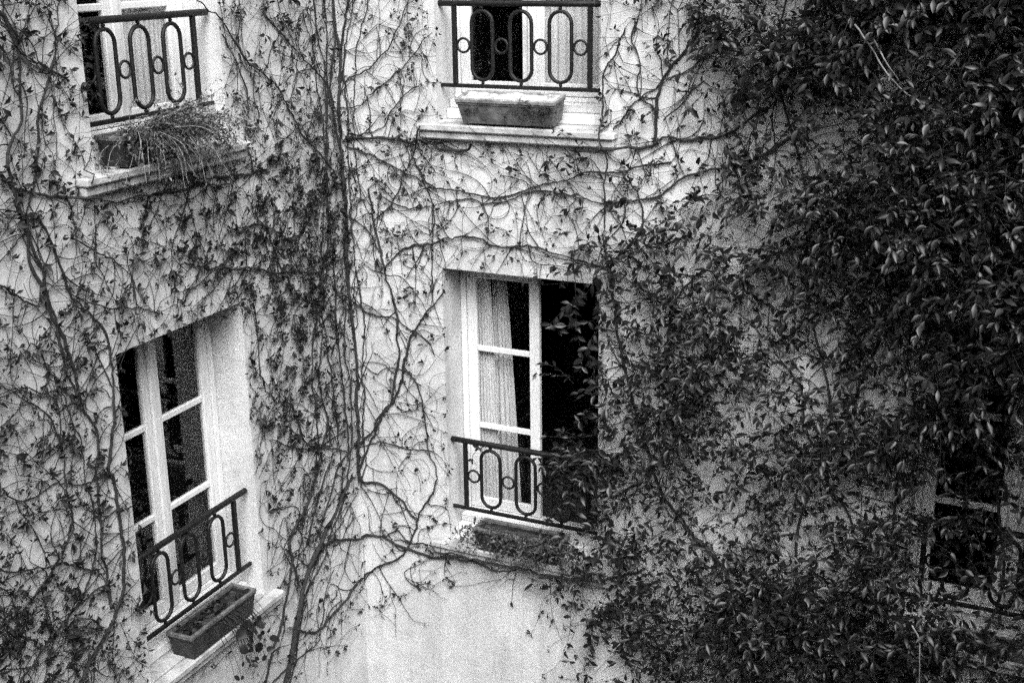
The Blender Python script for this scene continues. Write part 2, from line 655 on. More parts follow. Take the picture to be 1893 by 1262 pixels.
# ------------------------------------------------------------------ iron railings
PIT, PX_, RH = .2825, .4886, .5344
def railing_meshes():
    d = {}
    yb = .07
    m = MB(); m.tube([(-.625, yb, RH), (-.3, yb, RH), (0, yb, RH), (.3, yb, RH), (.625, yb, RH)], .021, 10); d['top_rail'] = m.data('top_rail', M_IRON, True)
    m = MB(); m.box(-.625, .625, yb - .011, yb + .011, -.014, .012, .003); d['bottom_rail'] = m.data('bottom_rail', M_IRON)
    m = MB(); m.box(-.0155, .0155, yb - .0135, yb + .0135, .0125, RH - .012, .003); d['post'] = m.data('post', M_IRON)
    pts = []
    rad, zt, zb = .0775, .487, .040
    for i in range(13):
        a = math.pi * i / 12
        pts.append((rad * math.cos(a), yb, zt - rad + rad * math.sin(a)))
    for i in range(13):
        a = math.pi + math.pi * i / 12
        pts.append((rad * math.cos(a), yb, zb + rad + rad * math.sin(a)))
    m = MB(); m.tube(pts, .0125, 8, True); d['oval'] = m.data('oval', M_IRON, True)
    rr = .0455
    pts = [(rr * math.cos(2 * math.pi * i / 24), yb, .263 + rr * math.sin(2 * math.pi * i / 24)) for i in range(24)]
    m = MB(); m.tube(pts, .0082, 8, True); d['ring'] = m.data('ring', M_IRON, True)
    m = MB()
    m.tube([(0, yb, .496), (0, yb, .503), (0, yb, .511), (0, yb, .517)], [.007, .012, .012, .007], 8, ref=(1, 0, 0))
    d['upper_collar'] = m.data('upper_collar', M_IRON, True)
    m = MB()
    m.tube([(0, yb, .0125), (0, yb, .018), (0, yb, .025), (0, yb, .031)], [.007, .012, .012, .007], 8, ref=(1, 0, 0))
    d['lower_collar'] = m.data('lower_collar', M_IRON, True)
    return d


RM = railing_meshes()
RLAB = {'left_up': 'black iron railing behind the straggly dry plant, top left',
        'left_low': 'black iron railing across the black-paned window on the left wall',
        'mid_up': 'black iron railing above the empty stone trough',
        'mid_low': 'black iron railing half smothered by leaves at the open window',
        'right_low': 'dark iron railing in the deep shade under the evergreen, bottom right'}
RU = {'L': 1.9545, 'C': 1.3983}
for key, w, uc, fl, hw in WINS:
    uu = RU[w] if key != 'right_low' else uc
    t = thing('railing', RLAB[key], 'railing', frame(w, uu, BASE + fl * FH), 'iron window railings')
    T = Matrix.Translation
    link('top_rail', RM['top_rail'], t); link('bottom_rail', RM['bottom_rail'], t)
    for x in (-PX_, PX_): link('post', RM['post'], t, T((x, 0, 0)))
    for x in (-PIT, 0, PIT):
        link('oval', RM['oval'], t, T((x, 0, 0)))
        link('collar', RM['upper_collar'], t, T((x, 0, 0)))
        link('collar', RM['lower_collar'], t, T((x, 0, 0)))
    for x in (-.4235, -PIT / 2, PIT / 2, .4235): link('ring', RM['ring'], t, T((x, 0, 0)))

# ------------------------------------------------------------------ planters on the sills
def trough_meshes(L, D, H, mat, rim_mat, soil, fill):
    """local: x centred, y centred, z from the foot"""
    o, t = MB(), .014
    b = .035                                      # taper
    def ring(z, dx, dy): return [(-L / 2 + dx, -D / 2 + dy, z), (L / 2 - dx, -D / 2 + dy, z), (L / 2 - dx, D / 2 - dy, z), (-L / 2 + dx, D / 2 - dy, z)]
    rings = [ring(0, b, b * .6), ring(H * .74, .012, .012), ring(H * .76, .006, .006), ring(H - .03, .006, .006),
             ring(H - .03, t + .012, t + .012), ring(H * fill * .5, t + .02, t + .02)]
    for i in range(len(rings) - 1):
        o.poly(rings[i] + rings[i + 1], [(j, (j + 1) % 4, 4 + (j + 1) % 4, 4 + j) for j in range(4)])
    o.poly(rings[0], [(3, 2, 1, 0)])
    body = o.data('body', mat)
    r = MB()
    z0, z1 = H - .029, H
    r.box(-L / 2, L / 2, -D / 2, -D / 2 + .024, z0, z1, .005)
    r.box(-L / 2, L / 2, D / 2 - .024, D / 2, z0, z1, .005)
    r.box(-L / 2, -L / 2 + .024, -D / 2 + .0245, D / 2 - .0245, z0, z1 - .001, .005)
    r.box(L / 2 - .024, L / 2, -D / 2 + .0245, D / 2 - .0245, z0, z1 - .001, .005)
    rim = r.data('rim', rim_mat)
    s = MB()
    nx, ny = 26, 8
    vs = []
    rr = random.Random(3)
    for j in range(ny + 1):
        for i in range(nx + 1):
            x, y = -L / 2 + .02 + (L - .04) * i / nx, -D / 2 + .02 + (D - .04) * j / ny
            vs.append((x, y, H * fill + rr.uniform(-.006, .006) + .01 * math.sin(i * .6) * math.sin(j * .9)))
    s.poly(vs, [(j * (nx + 1) + i, j * (nx + 1) + i + 1, (j + 1) * (nx + 1) + i + 1, (j + 1) * (nx + 1) + i) for j in range(ny) for i in range(nx)])
    return body, rim, s.data('soil', soil)


TR_A = trough_meshes(.72, .20, .172, M_ZINC, M_RIM, M_LICHEN, .93)
TR_B = trough_meshes(.70, .20, .172, M_DARKPL, M_DARKRIM, M_SOIL, .72)
PLANT = {'left_up': (TR_B, 2.02, 'dark trough under the straggly dry plant, top left'),
         'left_low': (TR_B, 1.865, 'dark trough with bare soil and a trailing plant, lower left'),
         'mid_up': (TR_A, 1.365, 'weathered grey trough with pale crusted soil and no plant'),
         'mid_low': (TR_B, 1.39, 'dark trough buried in bushy leaves below the open window'),
         'right_low': (TR_A, 4.72, 'trough with worn bright rim in the shade at bottom right')}
trough_m = {}
for key, w, uc, fl, hw in WINS:
    (bm_, rm_, sm_), uu, lab = PLANT[key]
    zs = BASE + fl * FH - .2355
    M = frame(w, uu, zs) @ Matrix.Translation((0, 0, 0))
    if key == 'mid_up':                           # this one leans forward on the sill
        M = M @ Matrix.Translation((0, -.09, 0)) @ Matrix.Rotation(R(11), 4, 'X') @ Matrix.Translation((0, .09, .006))
    t = thing('planter', lab, 'planter', M, 'window box planters')
    trough_m[key] = M
    for nm, me in (('body', bm_), ('rim', rm_), ('soil', sm_)):
        link(nm, me, t)

# ------------------------------------------------------------------ curtains
def curtain(label, w, uc, fl, x0, x1, xb0, xb1, y, seed, z0=-.06, z1=1.78, folds=11, group=None):
    rr = random.Random(seed)
    ph = rr.uniform(0, 6)
    nx, nz = folds * 6, 24
    vs, fs = [], []
    for j in range(nz + 1):
        s = j / nz
        z = z1 + (z0 - z1) * s
        for i in range(nx + 1):
            q = i / nx
            e = s ** .8
            x = (x0 + (x1 - x0) * q) * (1 - e) + (xb0 + (xb1 - xb0) * q) * e
            a = .014 + .008 * math.sin(q * 7 + ph)
            yy = y + a * math.sin(q * folds * 2 * math.pi + ph + .5 * math.sin(q * 9)) + .006 * math.sin(3 * s + q * 5)
            vs.append((x, yy, z))
    for j in range(nz):
        for i in range(nx):
            fs.append((j * (nx + 1) + i, j * (nx + 1) + i + 1, (j + 1) * (nx + 1) + i + 1, (j + 1) * (nx + 1) + i))
    m = MB()
    m.poly(vs, fs)
    o = link('curtain', m.data('curtain', M_CURT, True), None, frame(w, uc, BASE + fl * FH))
    tag(o, label, 'curtain', group)


curtain('pale sheer curtain drawn aside behind the closed leaf of the open window', 'C', 1.393, 0, -.53, -.385, -.54, -.33, .335, 2, folds=8)
curtain('greyer curtain edge hanging behind the sheer one at the open window', 'C', 1.393, 0, -.42, -.31, -.42, -.21, .41, 3, folds=4)
curtain('white curtain filling the right half of the upper middle window', 'C', 1.393, 1, .03, .54, .03, .54, .335, 4, folds=9)
curtain('white curtain behind the right half of the upper left window', 'L', 1.92, 1, -.02, .57, -.02, .57, .335, 5, folds=13)

# ------------------------------------------------------------------ leaf shapes
def leaf_shape(L=1.0, Wd=.42, fold=.16, droop=.18, n=5, prof=None):
    """long leaf along +x, upper side +z; returns verts and quads folded along the midrib"""
    prof = prof or [0.06, .72, 1.0, .66, .04]
    V = []
    for i in range(n):
        s = i / (n - 1)
        h = prof[i] * Wd / 2
        z = -droop * s * s * L
        V += [(s * L, -h, z + fold * h * 1.6), (s * L, 0, z), (s * L, h, z + fold * h * 1.6)]
    Q = []
    for i in range(n - 1):
        a, b = 3 * i, 3 * i + 3
        Q += [(a, b, b + 1, a + 1), (a + 1, b + 1, b + 2, a + 2)]
    return np.array(V), np.array(Q)


EV_SHAPES = [leaf_shape(1, .40, .25, .10), leaf_shape(1, .44, .35, .25), leaf_shape(1, .36, .15, .32), leaf_shape(1, .48, .30, .16, prof=[.06, .85, 1, .58, .03])]
TF_SHAPE = leaf_shape(1, .46, .5, .12, 3, [.08, 1.0, .05])
RD_SHAPE = leaf_shape(1, .95, .12, .15, 5, [.35, .92, 1.0, .85, .35])


def rot_from(x, up):
    """(k,3) directions and up hints -> (k,3,3) matrices with columns x,y,z"""
    x = x / np.linalg.norm(x, axis=1, keepdims=True)
    y = np.cross(up, x)
    ln = np.linalg.norm(y, axis=1, keepdims=True)
    y = np.where(ln < 1e-4, np.array([[0.31, .7, .2]]), y)
    y = y / np.linalg.norm(y, axis=1, keepdims=True)
    z = np.cross(x, y)
    return np.stack([x, y, z], axis=2)


def leaves_mesh(name, shape, pos, rot, size, rnd, mat, base):
    V, Q = shape
    k = len(pos)
    P = np.einsum('kij,vj->kvi', rot, V) * size[:, None, None] + pos[:, None, :] - np.asarray(base)
    T = (Q[None] + (np.arange(k) * len(V))[:, None, None]).reshape(-1, 4)
    return np_mesh(name, P.reshape(-1, 3), T, mat, np.repeat(rnd, len(V)))


def tubes_mesh(name, paths, mat, base, k=4):
    """many thin tubes in one mesh; paths: list of (pts (n,3), radii (n,), ref)"""
    VV, TT, o = [], [], 0
    ang = 2 * np.pi * (np.arange(k) + .5) / k
    ca, sa = np.cos(ang), np.sin(ang)
    for P, r, ref in paths:
        n = len(P)
        if n < 2:
            continue
        t = np.gradient(P, axis=0)
        t /= np.linalg.norm(t, axis=1, keepdims=True) + 1e-9
        s = np.cross(t, ref)
        ln = np.linalg.norm(s, axis=1, keepdims=True)
        s = np.where(ln < 1e-3, np.array([[.7, .7, .1]]), s / (ln + 1e-9))
        q = np.cross(s, t)
        V = P[:, None, :] + (s[:, None, :] * ca[None, :, None] + q[:, None, :] * sa[None, :, None]) * np.asarray(r)[:, None, None]
        VV.append(V.reshape(-1, 3))
        i = np.arange(n - 1)[:, None] * k
        j = np.arange(k)[None]
        j2 = (j + 1) % k
        TT.append((np.stack([i + j, i + j2, i + k + j2, i + k + j], axis=2).reshape(-1, 4)) + o)
        o += n * k
    return np_mesh(name, np.concatenate(VV) - np.asarray(base), np.concatenate(TT), mat, smooth=True)


# ------------------------------------------------------------------ creeper: traced stems in photo pixels (width px, then points)
def smooth_path(pts, step=.03, jit=.0065):
    P = np.array(pts, float)
    if len(P) > 2:                                # Catmull-Rom
        Q = np.vstack([2 * P[0] - P[1], P, 2 * P[-1] - P[-2]])
        out = []
        for i in range(1, len(Q) - 2):
            a, b, c, d = Q[i - 1], Q[i], Q[i + 1], Q[i + 2]
            m = max(2, int(np.linalg.norm(c - b) / step))
            for t in np.arange(m) / m:
                out.append(.5 * (2 * b + (c - a) * t + (2 * a - 5 * b + 4 * c - d) * t * t + (3 * b - a - 3 * c + d) * t ** 3))
        out.append(P[-1])
        P = np.array(out)
    else:
        m = max(2, int(np.linalg.norm(P[1] - P[0]) / step))
        P = P[0] + (P[1] - P[0]) * np.linspace(0, 1, m + 1)[:, None]
    k = len(P)
    w = np.cumsum(RNG.normal(0, jit, (k, 2)), axis=0)
    w -= np.linspace(0, 1, k)[:, None] * w[-1]
    P = P + w
    return P


STEMS = [  # vine, wall, width0, width1, pixels
    # far left of the left wall
    ('A', 'L', 8, 7, [(49, 400), (57, 483), (70, 535), (73, 570), (101, 615), (118, 657), (139, 708), (150, 752), (167, 772), (178, 793), (181, 830), (178, 892), (190, 996), (195, 1059), (206, 1111)]),
    ('A', 'L', 5, 6, [(73, 400), (108, 486), (139, 549), (181, 594), (202, 622), (204, 643)]),
    ('A', 'L', 6, 12, [(204, 643), (204, 768), (199, 859), (209, 885), (223, 961), (228, 1045), (223, 1101), (209, 1153), (181, 1205), (150, 1262), (120, 1320)]),
    ('A', 'L', 4, 5, [(70, 640), (84, 668), (91, 694), (105, 711), (125, 729), (150, 752)]),
    ('A', 'L', 4, 5, [(52, 718), (91, 729), (105, 741), (112, 765), (112, 806), (117, 860), (120, 892), (129, 972), (104, 1048), (35, 1150), (0, 1230)]),
    ('A', 'L', 4, 4, [(0, 715), (49, 748), (78, 765), (98, 783), (108, 807)]),
    ('A', 'L', 4, 5, [(122, 732), (132, 765), (139, 797), (150, 821), (157, 881), (174, 937), (185, 1000), (160, 1090), (90, 1190), (40, 1262)]),
    ('A', 'L', 3, 4, [(204, 675), (180, 700), (153, 753)]),
    ('A', 'L', 5, 4, [(0, 905), (35, 926), (98, 897), (157, 888), (206, 881)]),
    ('A', 'L', 4, 4, [(0, 1052), (28, 1062), (77, 1052), (139, 1045), (200, 1060)]),
    ('A', 'L', 8, 6, [(-10, 10), (14, 40), (33, 95), (38, 146), (42, 220), (20, 300), (45, 366), (62, 410), (80, 470), (112, 560), (122, 664), (138, 708), (150, 752)]),
    ('A', 'L', 6, 5, [(94, 132), (77, 181), (70, 216), (73, 279), (63, 349), (49, 400)]),
    ('A', 'L', 6, 6, [(0, 314), (38, 349), (87, 356), (174, 356), (220, 352), (280, 345), (350, 330), (430, 312), (500, 318)]),
    ('A', 'L', 4, 4, [(0, 532), (45, 552), (73, 566)]),
    ('A', 'L', 4, 4, [(129, 441), (174, 465), (209, 479), (244, 514), (251, 549)]),
    ('A', 'L', 4, 4, [(140, 549), (209, 563), (261, 563), (296, 580)]),
    ('A', 'L', 3, 6, [(110, -20), (104, 60), (94, 132)]),
    ('A', 'L', 4, 5, [(33, 95), (60, 112), (94, 132), (130, 150)]),
    # the trunk in the corner and its branches on the left wall
    ('B', 'L', 7, 7, [(631, -15), (624, 70), (617, 139), (619, 209), (624, 270)]),
    ('B', 'L', 4, 5, [(488, 21), (544, 94), (593, 146), (613, 195)]),
    ('B', 'L', 4, 4, [(411, 63), (439, 115), (457, 167), (453, 244), (470, 320)]),
    ('B', 'L', 4, 5, [(369, 0), (411, 42), (453, 118), (516, 164), (558, 244), (600, 290), (622, 330)]),
    ('B', 'L', 7, 6, [(622, 330), (590, 380), (560, 440), (520, 430), (480, 418), (440, 430)]),
    ('B', 'L', 6, 5, [(626, 470), (580, 500), (530, 500), (470, 500), (400, 490), (340, 485)]),
    ('B', 'L', 5, 4, [(600, 560), (560, 545), (530, 510), (500, 440), (470, 395)]),
    ('B', 'L', 5, 5, [(579, 500), (583, 552), (600, 615), (593, 699), (606, 769), (613, 824)]),
    ('B', 'L', 4, 5, [(544, 751), (568, 814), (613, 824), (645, 838)]),
    ('B', 'L', 4, 4, [(502, 814), (530, 828), (565, 831), (613, 824)]),
    ('B', 'L', 3, 4, [(470, 560), (478, 640), (500, 720), (544, 751)]),
    ('B', 'L', 9, 17, [(648, 885), (638, 902), (613, 961), (593, 1003), (572, 1049), (554, 1090), (544, 1136), (537, 1188), (523, 1262), (515, 1330)]),
    ('B', 'L', 6, 8, [(606, 769), (593, 843), (572, 927), (544, 982), (540, 1017), (554, 1087)]),
    ('B', 'L', 6, 7, [(540, 1030), (537, 1066), (530, 1118), (509, 1188), (491, 1262), (482, 1330)]),
    ('B', 'L', 3, 5, [(617, 1052), (603, 1101), (593, 1157), (586, 1188), (540, 1223), (505, 1262)]),
    ('B', 'L', 7, 8, [(640, 1108), (607, 1150), (589, 1164), (558, 1164), (542, 1178)]),
    ('B', 'L', 4, 6, [(640, 840), (622, 880), (600, 950), (585, 1000)]),
    ('B', 'L', 3, 5, [(630, 820), (606, 870), (590, 930), (568, 1010)]),
    ('B', 'L', 3, 4, [(650, 930), (632, 970), (610, 1000), (580, 1050)]),
    # corner trunk, on the middle wall
    ('B', 'C', 7, 9, [(612, -20), (615, 70), (623, 118), (626, 170), (630, 258)]),
    ('B', 'C', 6, 8, [(648, -20), (638, 52), (628, 111), (628, 150)]),
    ('B', 'L', 4, 5, [(600, -20), (606, 120), (612, 260), (618, 400), (625, 520), (632, 640), (640, 760), (646, 850)]),
    ('B', 'L', 4, 4, [(580, -20), (596, 150), (606, 300), (610, 420), (600, 540), (612, 660), (622, 780), (630, 900), (600, 1000), (560, 1080)]),
    ('B', 'L', 3, 4, [(560, 20), (584, 160), (598, 330), (590, 450), (585, 560), (570, 680), (585, 800), (580, 900), (556, 990), (546, 1080)]),
    ('B', 'L', 3, 5, [(636, 500), (630, 620), (640, 720), (645, 830), (625, 940), (590, 1040), (562, 1110), (548, 1200), (535, 1262)]),
    ('B', 'C', 4, 5, [(662, -20), (646, 130), (644, 260), (650, 380), (660, 480), (672, 600), (676, 720), (672, 830), (668, 900)]),
    ('B', 'C', 3, 3, [(680, -20), (662, 100), (655, 220), (668, 330), (690, 420), (700, 520)]),
    ('B', 'C', 10, 11, [(630, 258), (634, 340), (637, 400), (641, 470), (643, 521), (651, 559), (655, 615), (660, 664), (664, 734), (661, 796), (661, 860), (664, 890)]),
    ('B', 'C', 8, 6, [(664, 820), (694, 782), (722, 723), (731, 678), (734, 615), (729, 566), (715, 511), (705, 469), (690, 410), (680, 350)]),
    ('B', 'C', 8, 5, [(663, 870), (674, 845), (687, 810), (701, 772), (729, 727), (743, 671), (764, 622), (795, 577), (820, 540)]),
    ('B', 'C', 5, 3, [(654, 556), (680, 577), (722, 584), (746, 605), (781, 629), (802, 657)]),
    ('B', 'C', 5, 5, [(711, 497), (739, 458), (760, 443), (795, 444), (844, 434), (879, 432), (921, 448), (976, 446), (1018, 462), (1067, 476), (1123, 493)]),
    ('B', 'C', 3, 3, [(799, 383), (799, 420), (802, 490), (806, 549), (816, 601)]),
    ('B', 'C', 4, 7, [(743, 671), (767, 699), (781, 734), (790, 782), (799, 831), (813, 843), (809, 881), (781, 934), (767, 972), (750, 1010), (736, 1024), (691, 1045), (669, 1072)]),
    ('B', 'L', 8, 8, [(668, 1074), (655, 1085), (640, 1108)]),
    ('B', 'C', 9, 6, [(663, 870), (673, 888), (698, 897), (722, 913), (746, 930), (760, 951), (771, 965)]),
    ('B', 'C', 7, 8, [(666, 997), (687, 993), (711, 996), (746, 1012), (795, 1031), (837, 1035), (872, 1045), (914, 1052), (949, 1055), (976, 1045), (994, 1052), (1060, 1059), (1123, 1062), (1180, 1058)]),
    ('B', 'L', 6, 7, [(666, 997), (640, 996), (612, 1003), (575, 1040)]),
    ('B', 'C', 5, 5, [(715, 993), (739, 986), (760, 1007), (809, 1012), (879, 1024), (949, 1038), (970, 1038)]),
    ('B', 'C', 6, 7, [(632, 262), (684, 258), (746, 263), (795, 260), (816, 275), (858, 279), (879, 265)]),
    ('B', 'C', 4, 3, [(635, 258), (691, 244), (715, 223), (746, 185), (774, 160)]),
    ('B', 'C', 4.5, 4.5, [(638, 272), (687, 289), (746, 314), (788, 331), (823, 349), (865, 356), (896, 361), (942, 359), (976, 349), (1018, 338), (1053, 335), (1095, 317), (1151, 317), (1240, 300)]),
    ('B', 'C', 4, 4, [(700, 360), (732, 376), (760, 382), (795, 376), (830, 366), (872, 362), (914, 376), (966, 362), (1001, 359), (1046, 366), (1088, 376), (1123, 380)]),
    ('B', 'C', 3, 3, [(760, 286), (781, 331), (799, 383), (795, 436)]),
    ('B', 'C', 4, 4, [(690, 410), (720, 380), (745, 330), (760, 286), (790, 230)]),
    ('B', 'C', 4, 3, [(637, 400), (680, 430), (705, 469)]),
    ('B', 'C', 3, 3, [(660, 664), (690, 690), (720, 680), (760, 690)]),
    ('B', 'C', 3, 3, [(661, 830), (700, 820), (750, 828), (800, 835)]),
    ('B', 'C', 3, 2, [(780, 1090), (750, 1060), (800, 1030)]),
    ('B', 'C', 4, 3, [(640, 150), (690, 120), (730, 60), (760, -10)]),
    ('B', 'C', 4, 3, [(628, 200), (670, 190), (720, 150), (770, 100), (800, 60)]),
    # stems right of the middle windows
    ('D', 'C', 7, 8, [(1295, 55), (1278, 77), (1257, 104), (1239, 128), (1225, 151), (1220, 165), (1216, 199), (1211, 243), (1208, 264)]),
    ('D', 'C', 4, 4, [(1173, 50), (1170, 86), (1178, 105), (1184, 133), (1180, 158), (1185, 180), (1205, 199), (1217, 217)]),
    ('D', 'C', 4, 4, [(1158, 50), (1145, 76), (1140, 100), (1124, 118), (1116, 133), (1116, 168), (1114, 230), (1120, 290), (1118, 380), (1120, 466)]),
    ('D', 'C', 4, 3, [(1145, 230), (1165, 200), (1185, 182), (1208, 168), (1220, 158)]),
    ('D', 'C', 4, 3, [(1230, 225), (1245, 210), (1271, 177), (1300, 150)]),
    ('D', 'C', 4, 4, [(1234, 142), (1253, 135), (1274, 121), (1290, 112), (1330, 90)]),
    ('D', 'C', 8, 7, [(1060, 278), (1100, 278), (1152, 271), (1208, 264), (1225, 250), (1248, 248), (1274, 250), (1340, 240), (1420, 200)]),
    ('D', 'C', 7, 9, [(1120, 466), (1124, 501), (1127, 531), (1131, 565), (1134, 592), (1139, 623), (1148, 649), (1170, 730), (1200, 830), (1235, 920), (1300, 1000), (1400, 1090), (1480, 1200)]),
    ('D', 'C', 4, 5, [(1151, 317), (1180, 360), (1190, 420), (1160, 460), (1123, 493)]),
    ('D', 'C', 5, 6, [(1300, 500), (1260, 540), (1235, 600), (1240, 640), (1200, 700)]),
    ('D', 'C', 6, 6, [(1123, 380), (1200, 370), (1290, 330), (1380, 300), (1480, 250)]),
    ('D', 'C', 6, 6, [(1620, 500), (1575, 540), (1530, 560), (1480, 590), (1420, 640), (1360, 670), (1250, 660)]),
    ('D', 'C', 6, 6, [(1700, 520), (1660, 560), (1630, 590), (1560, 640), (1500, 680)]),
    ('D', 'C', 6, 8, [(1640, 420), (1645, 520), (1600, 700), (1540, 800), (1530, 900), (1570, 960), (1600, 1100)]),
    ('D', 'C', 5, 6, [(1480, 700), (1500, 800), (1530, 860)]),
]
VIEW_UP = np.array([0, 0, 1.0])

DX = np.array([45 + 90 * i for i in range(16)])
DY = np.array([45 + 90 * i for i in range(14)])
DENS = np.array([
    [7, 7, 3, 2, 5, 6, 6, 4, 6, 4, 1, 1, 4, 5, 6, 5],
    [6, 7, 2, 1, 3, 6, 6, 4, 6, 4, 1, 1, 4, 5, 6, 5],
    [5, 5, 1, 3, 3, 6, 7, 4, 5, 3, 1, 1, 3.5, 4.5, 6, 5],
    [7, 6, 3, 5, 6, 8, 8, 6, 6, 5, 5, 5, 5, 5, 5, 5],
    [7, 6, 7, 7, 7, 8, 8, 6, 6, 5, 6, 6, 4.0, 4.0, 4.0, 4.0],
    [6, 7, 6, 6, 7, 9, 8, 4.5, 5, 4, 4, 4, 4.0, 4.0, 4.0, 4.0],
    [6, 7, 6, 4, 6, 7, 8, 3, 4, 2, 1, 2, 4.0, 4.0, 4.0, 4.0],
    [7, 7, 3, 1, 3, 6, 7, 2, 4, 1.5, 1, 1, 4.0, 4.0, 4.0, 4.0],
    [7, 7, 2, 1, 2, 6, 7, 2, 4, 1.5, 1, 2, 4.0, 4.0, 4.0, 4.0],
    [6, 7, 3, 1, 1.5, 5, 6, 2.5, 3, 1, 1, 2, 4.0, 4.0, 4.0, 4.0],
    [6, 7, 4, 1, .7, 4, 6, 2.5, 3, 1, 1, 2, 4.0, 4.0, 4.0, 4.0],
    [7, 7, 4, 2, .6, 3, 5, 2, 2, 1, 1, 2, 2.0, 4.0, 4.0, 4.0],
    [8, 8, 4, 2, .8, 1.6, 3.5, 1, .3, .1, .1, .6, 2.0, 4.0, 4.0, 4.0],
    [8, 8, 4, 1.5, .3, .4, .8, 0, 0, 0, 0, .3, 1.5, 4.0, 4.0, 4.0]])
TUFT = np.array([
    [1, 1, .6, .5, .8, 1, .6, .5, 1, .5, .1, .1, .7, .7, .5, .8],
    [1, 1.2, .5, .5, .6, 1, .6, .5, 1, .5, .1, .1, .7, .7, .5, .8],
    [.8, .8, .3, .6, .6, 1.2, 1, .5, .8, .4, .2, .2, .7, .6, .5, .8],
    [1, .8, .6, .9, 1, 1.4, 1.4, 1.1, .8, .6, .5, .5, .6, .6, .6, .8],
    [1, .8, 1, 1, 1.1, 1.5, 1.6, 1.2, .7, .5, .5, .5, .6, .6, .6, .8],
    [.8, .9, .9, .9, 1.2, 1.6, 1.5, .9, .6, .4, .4, .4, .5, .6, .6, .8],
    [.9, .9, .9, .7, 1, 1.3, 1.6, .6, .8, .6, .3, .4, .5, .6, .6, .8],
    [1, 1, .8, .4, .8, 1.2, 1.6, .4, .9, .6, .3, .4, .5, .6, .6, .8],
    [1, 1, .8, .4, .8, 1.3, 1.6, .4, .9, .6, .3, .4, .5, .6, .6, .8],
    [1.1, 1.1, .8, .4, .6, 1.2, 1.3, .6, .7, .6, .3, .4, .5, .6, .6, .8],
    [1.1, 1.1, 1, .4, .5, 1, 1, .6, .7, .6, .3, .4, .5, .6, .6, .8],
    [1.2, 1.2, 1, .6, .4, .8, .8, .6, .7, .6, .3, .4, .5, .6, .6, .8],
    [1.4, 1.4, 1, .6, .3, .5, .6, .7, .8, .5, .3, .4, .5, .6, .6, .8],
    [1.4, 1.4, 1, .6, .3, .3, .4, .5, .5, .5, .3, .4, .5, .6, .6, .8]])


def table(tab, xs, ys, px, py):
    fx = np.clip((px - xs[0]) / (xs[1] - xs[0]), 0, len(xs) - 1.001)
    fy = np.clip((py - ys[0]) / (ys[1] - ys[0]), 0, len(ys) - 1.001)
    i, j = fx.astype(int), fy.astype(int)
    a, b = fx - i, fy - j
    return (tab[j, i] * (1 - a) + tab[j, i + 1] * a) * (1 - b) + (tab[j + 1, i] * (1 - a) + tab[j + 1, i + 1] * a) * b


VINES = {'A': [], 'B': [], 'D': []}
stem_nodes = {'L': [], 'C': []}                   # (u, z, vine, radius)
PXM = 1 / 262.0                                   # metres per photo pixel near the walls
for vine, w, w0, w1, pts in STEMS:
    P = smooth_path([PX(w, x, y, .02) for x, y in pts])
    if w == 'C' or vine == 'B':
        P[:, 0] = np.maximum(P[:, 0], .022)
    rad = np.linspace(w0, w1, len(P)) * PXM / 2 * (.56 if vine == 'A' else .64)
    rad *= 1 + .16 * np.interp(np.arange(len(P)), np.arange(0, len(P) + 6, 5), RNG.normal(0, 1, len(np.arange(0, len(P) + 6, 5))))
    n = rad + .004 + .010 * np.abs(np.interp(np.arange(len(P)), np.arange(0, len(P) + 9, 8), RNG.normal(0, 1, len(np.arange(0, len(P) + 9, 8)))))
    # over the projecting sills the stem bows out
    for a, b, c, d in openings[w]:
        near = (P[:, 0] > a - .15) & (P[:, 0] < b + .15) & (P[:, 1] > c - .07) & (P[:, 1] < c + .075)
        n = np.where(near, np.maximum(n, .115 + rad), n)
    if len(n) > 5:
        n = np.convolve(np.pad(n, 2, mode='edge'), np.ones(5) / 5, mode='valid')
    VINES[vine].append((w, np.column_stack([P[:, 0], n, P[:, 1]]), np.abs(rad)))
    for i in range(0, len(P), 2):
        stem_nodes[w].append((P[i, 0], P[i, 1], vine, rad[i]))

CELL = .1
twigs = {'A': [], 'B': [], 'D': []}
tufts = []                                        # (wall, u, n, z, vine, strength)
BOUND = {'L': (0.01, 3.9, 2.4, 8.3), 'C': (.01, 6.2, 2.4, 8.6)}


def blocked(w, u, z, m=.03, over=False):
    for a, b, c, d in openings[w]:
        if a + m < u < b - m and c + .06 < z < d - m:
            return True
        if not over and a - .13 < u < b + .13 and c - .05 < z < c + .06:     # sill
            return True
    return False


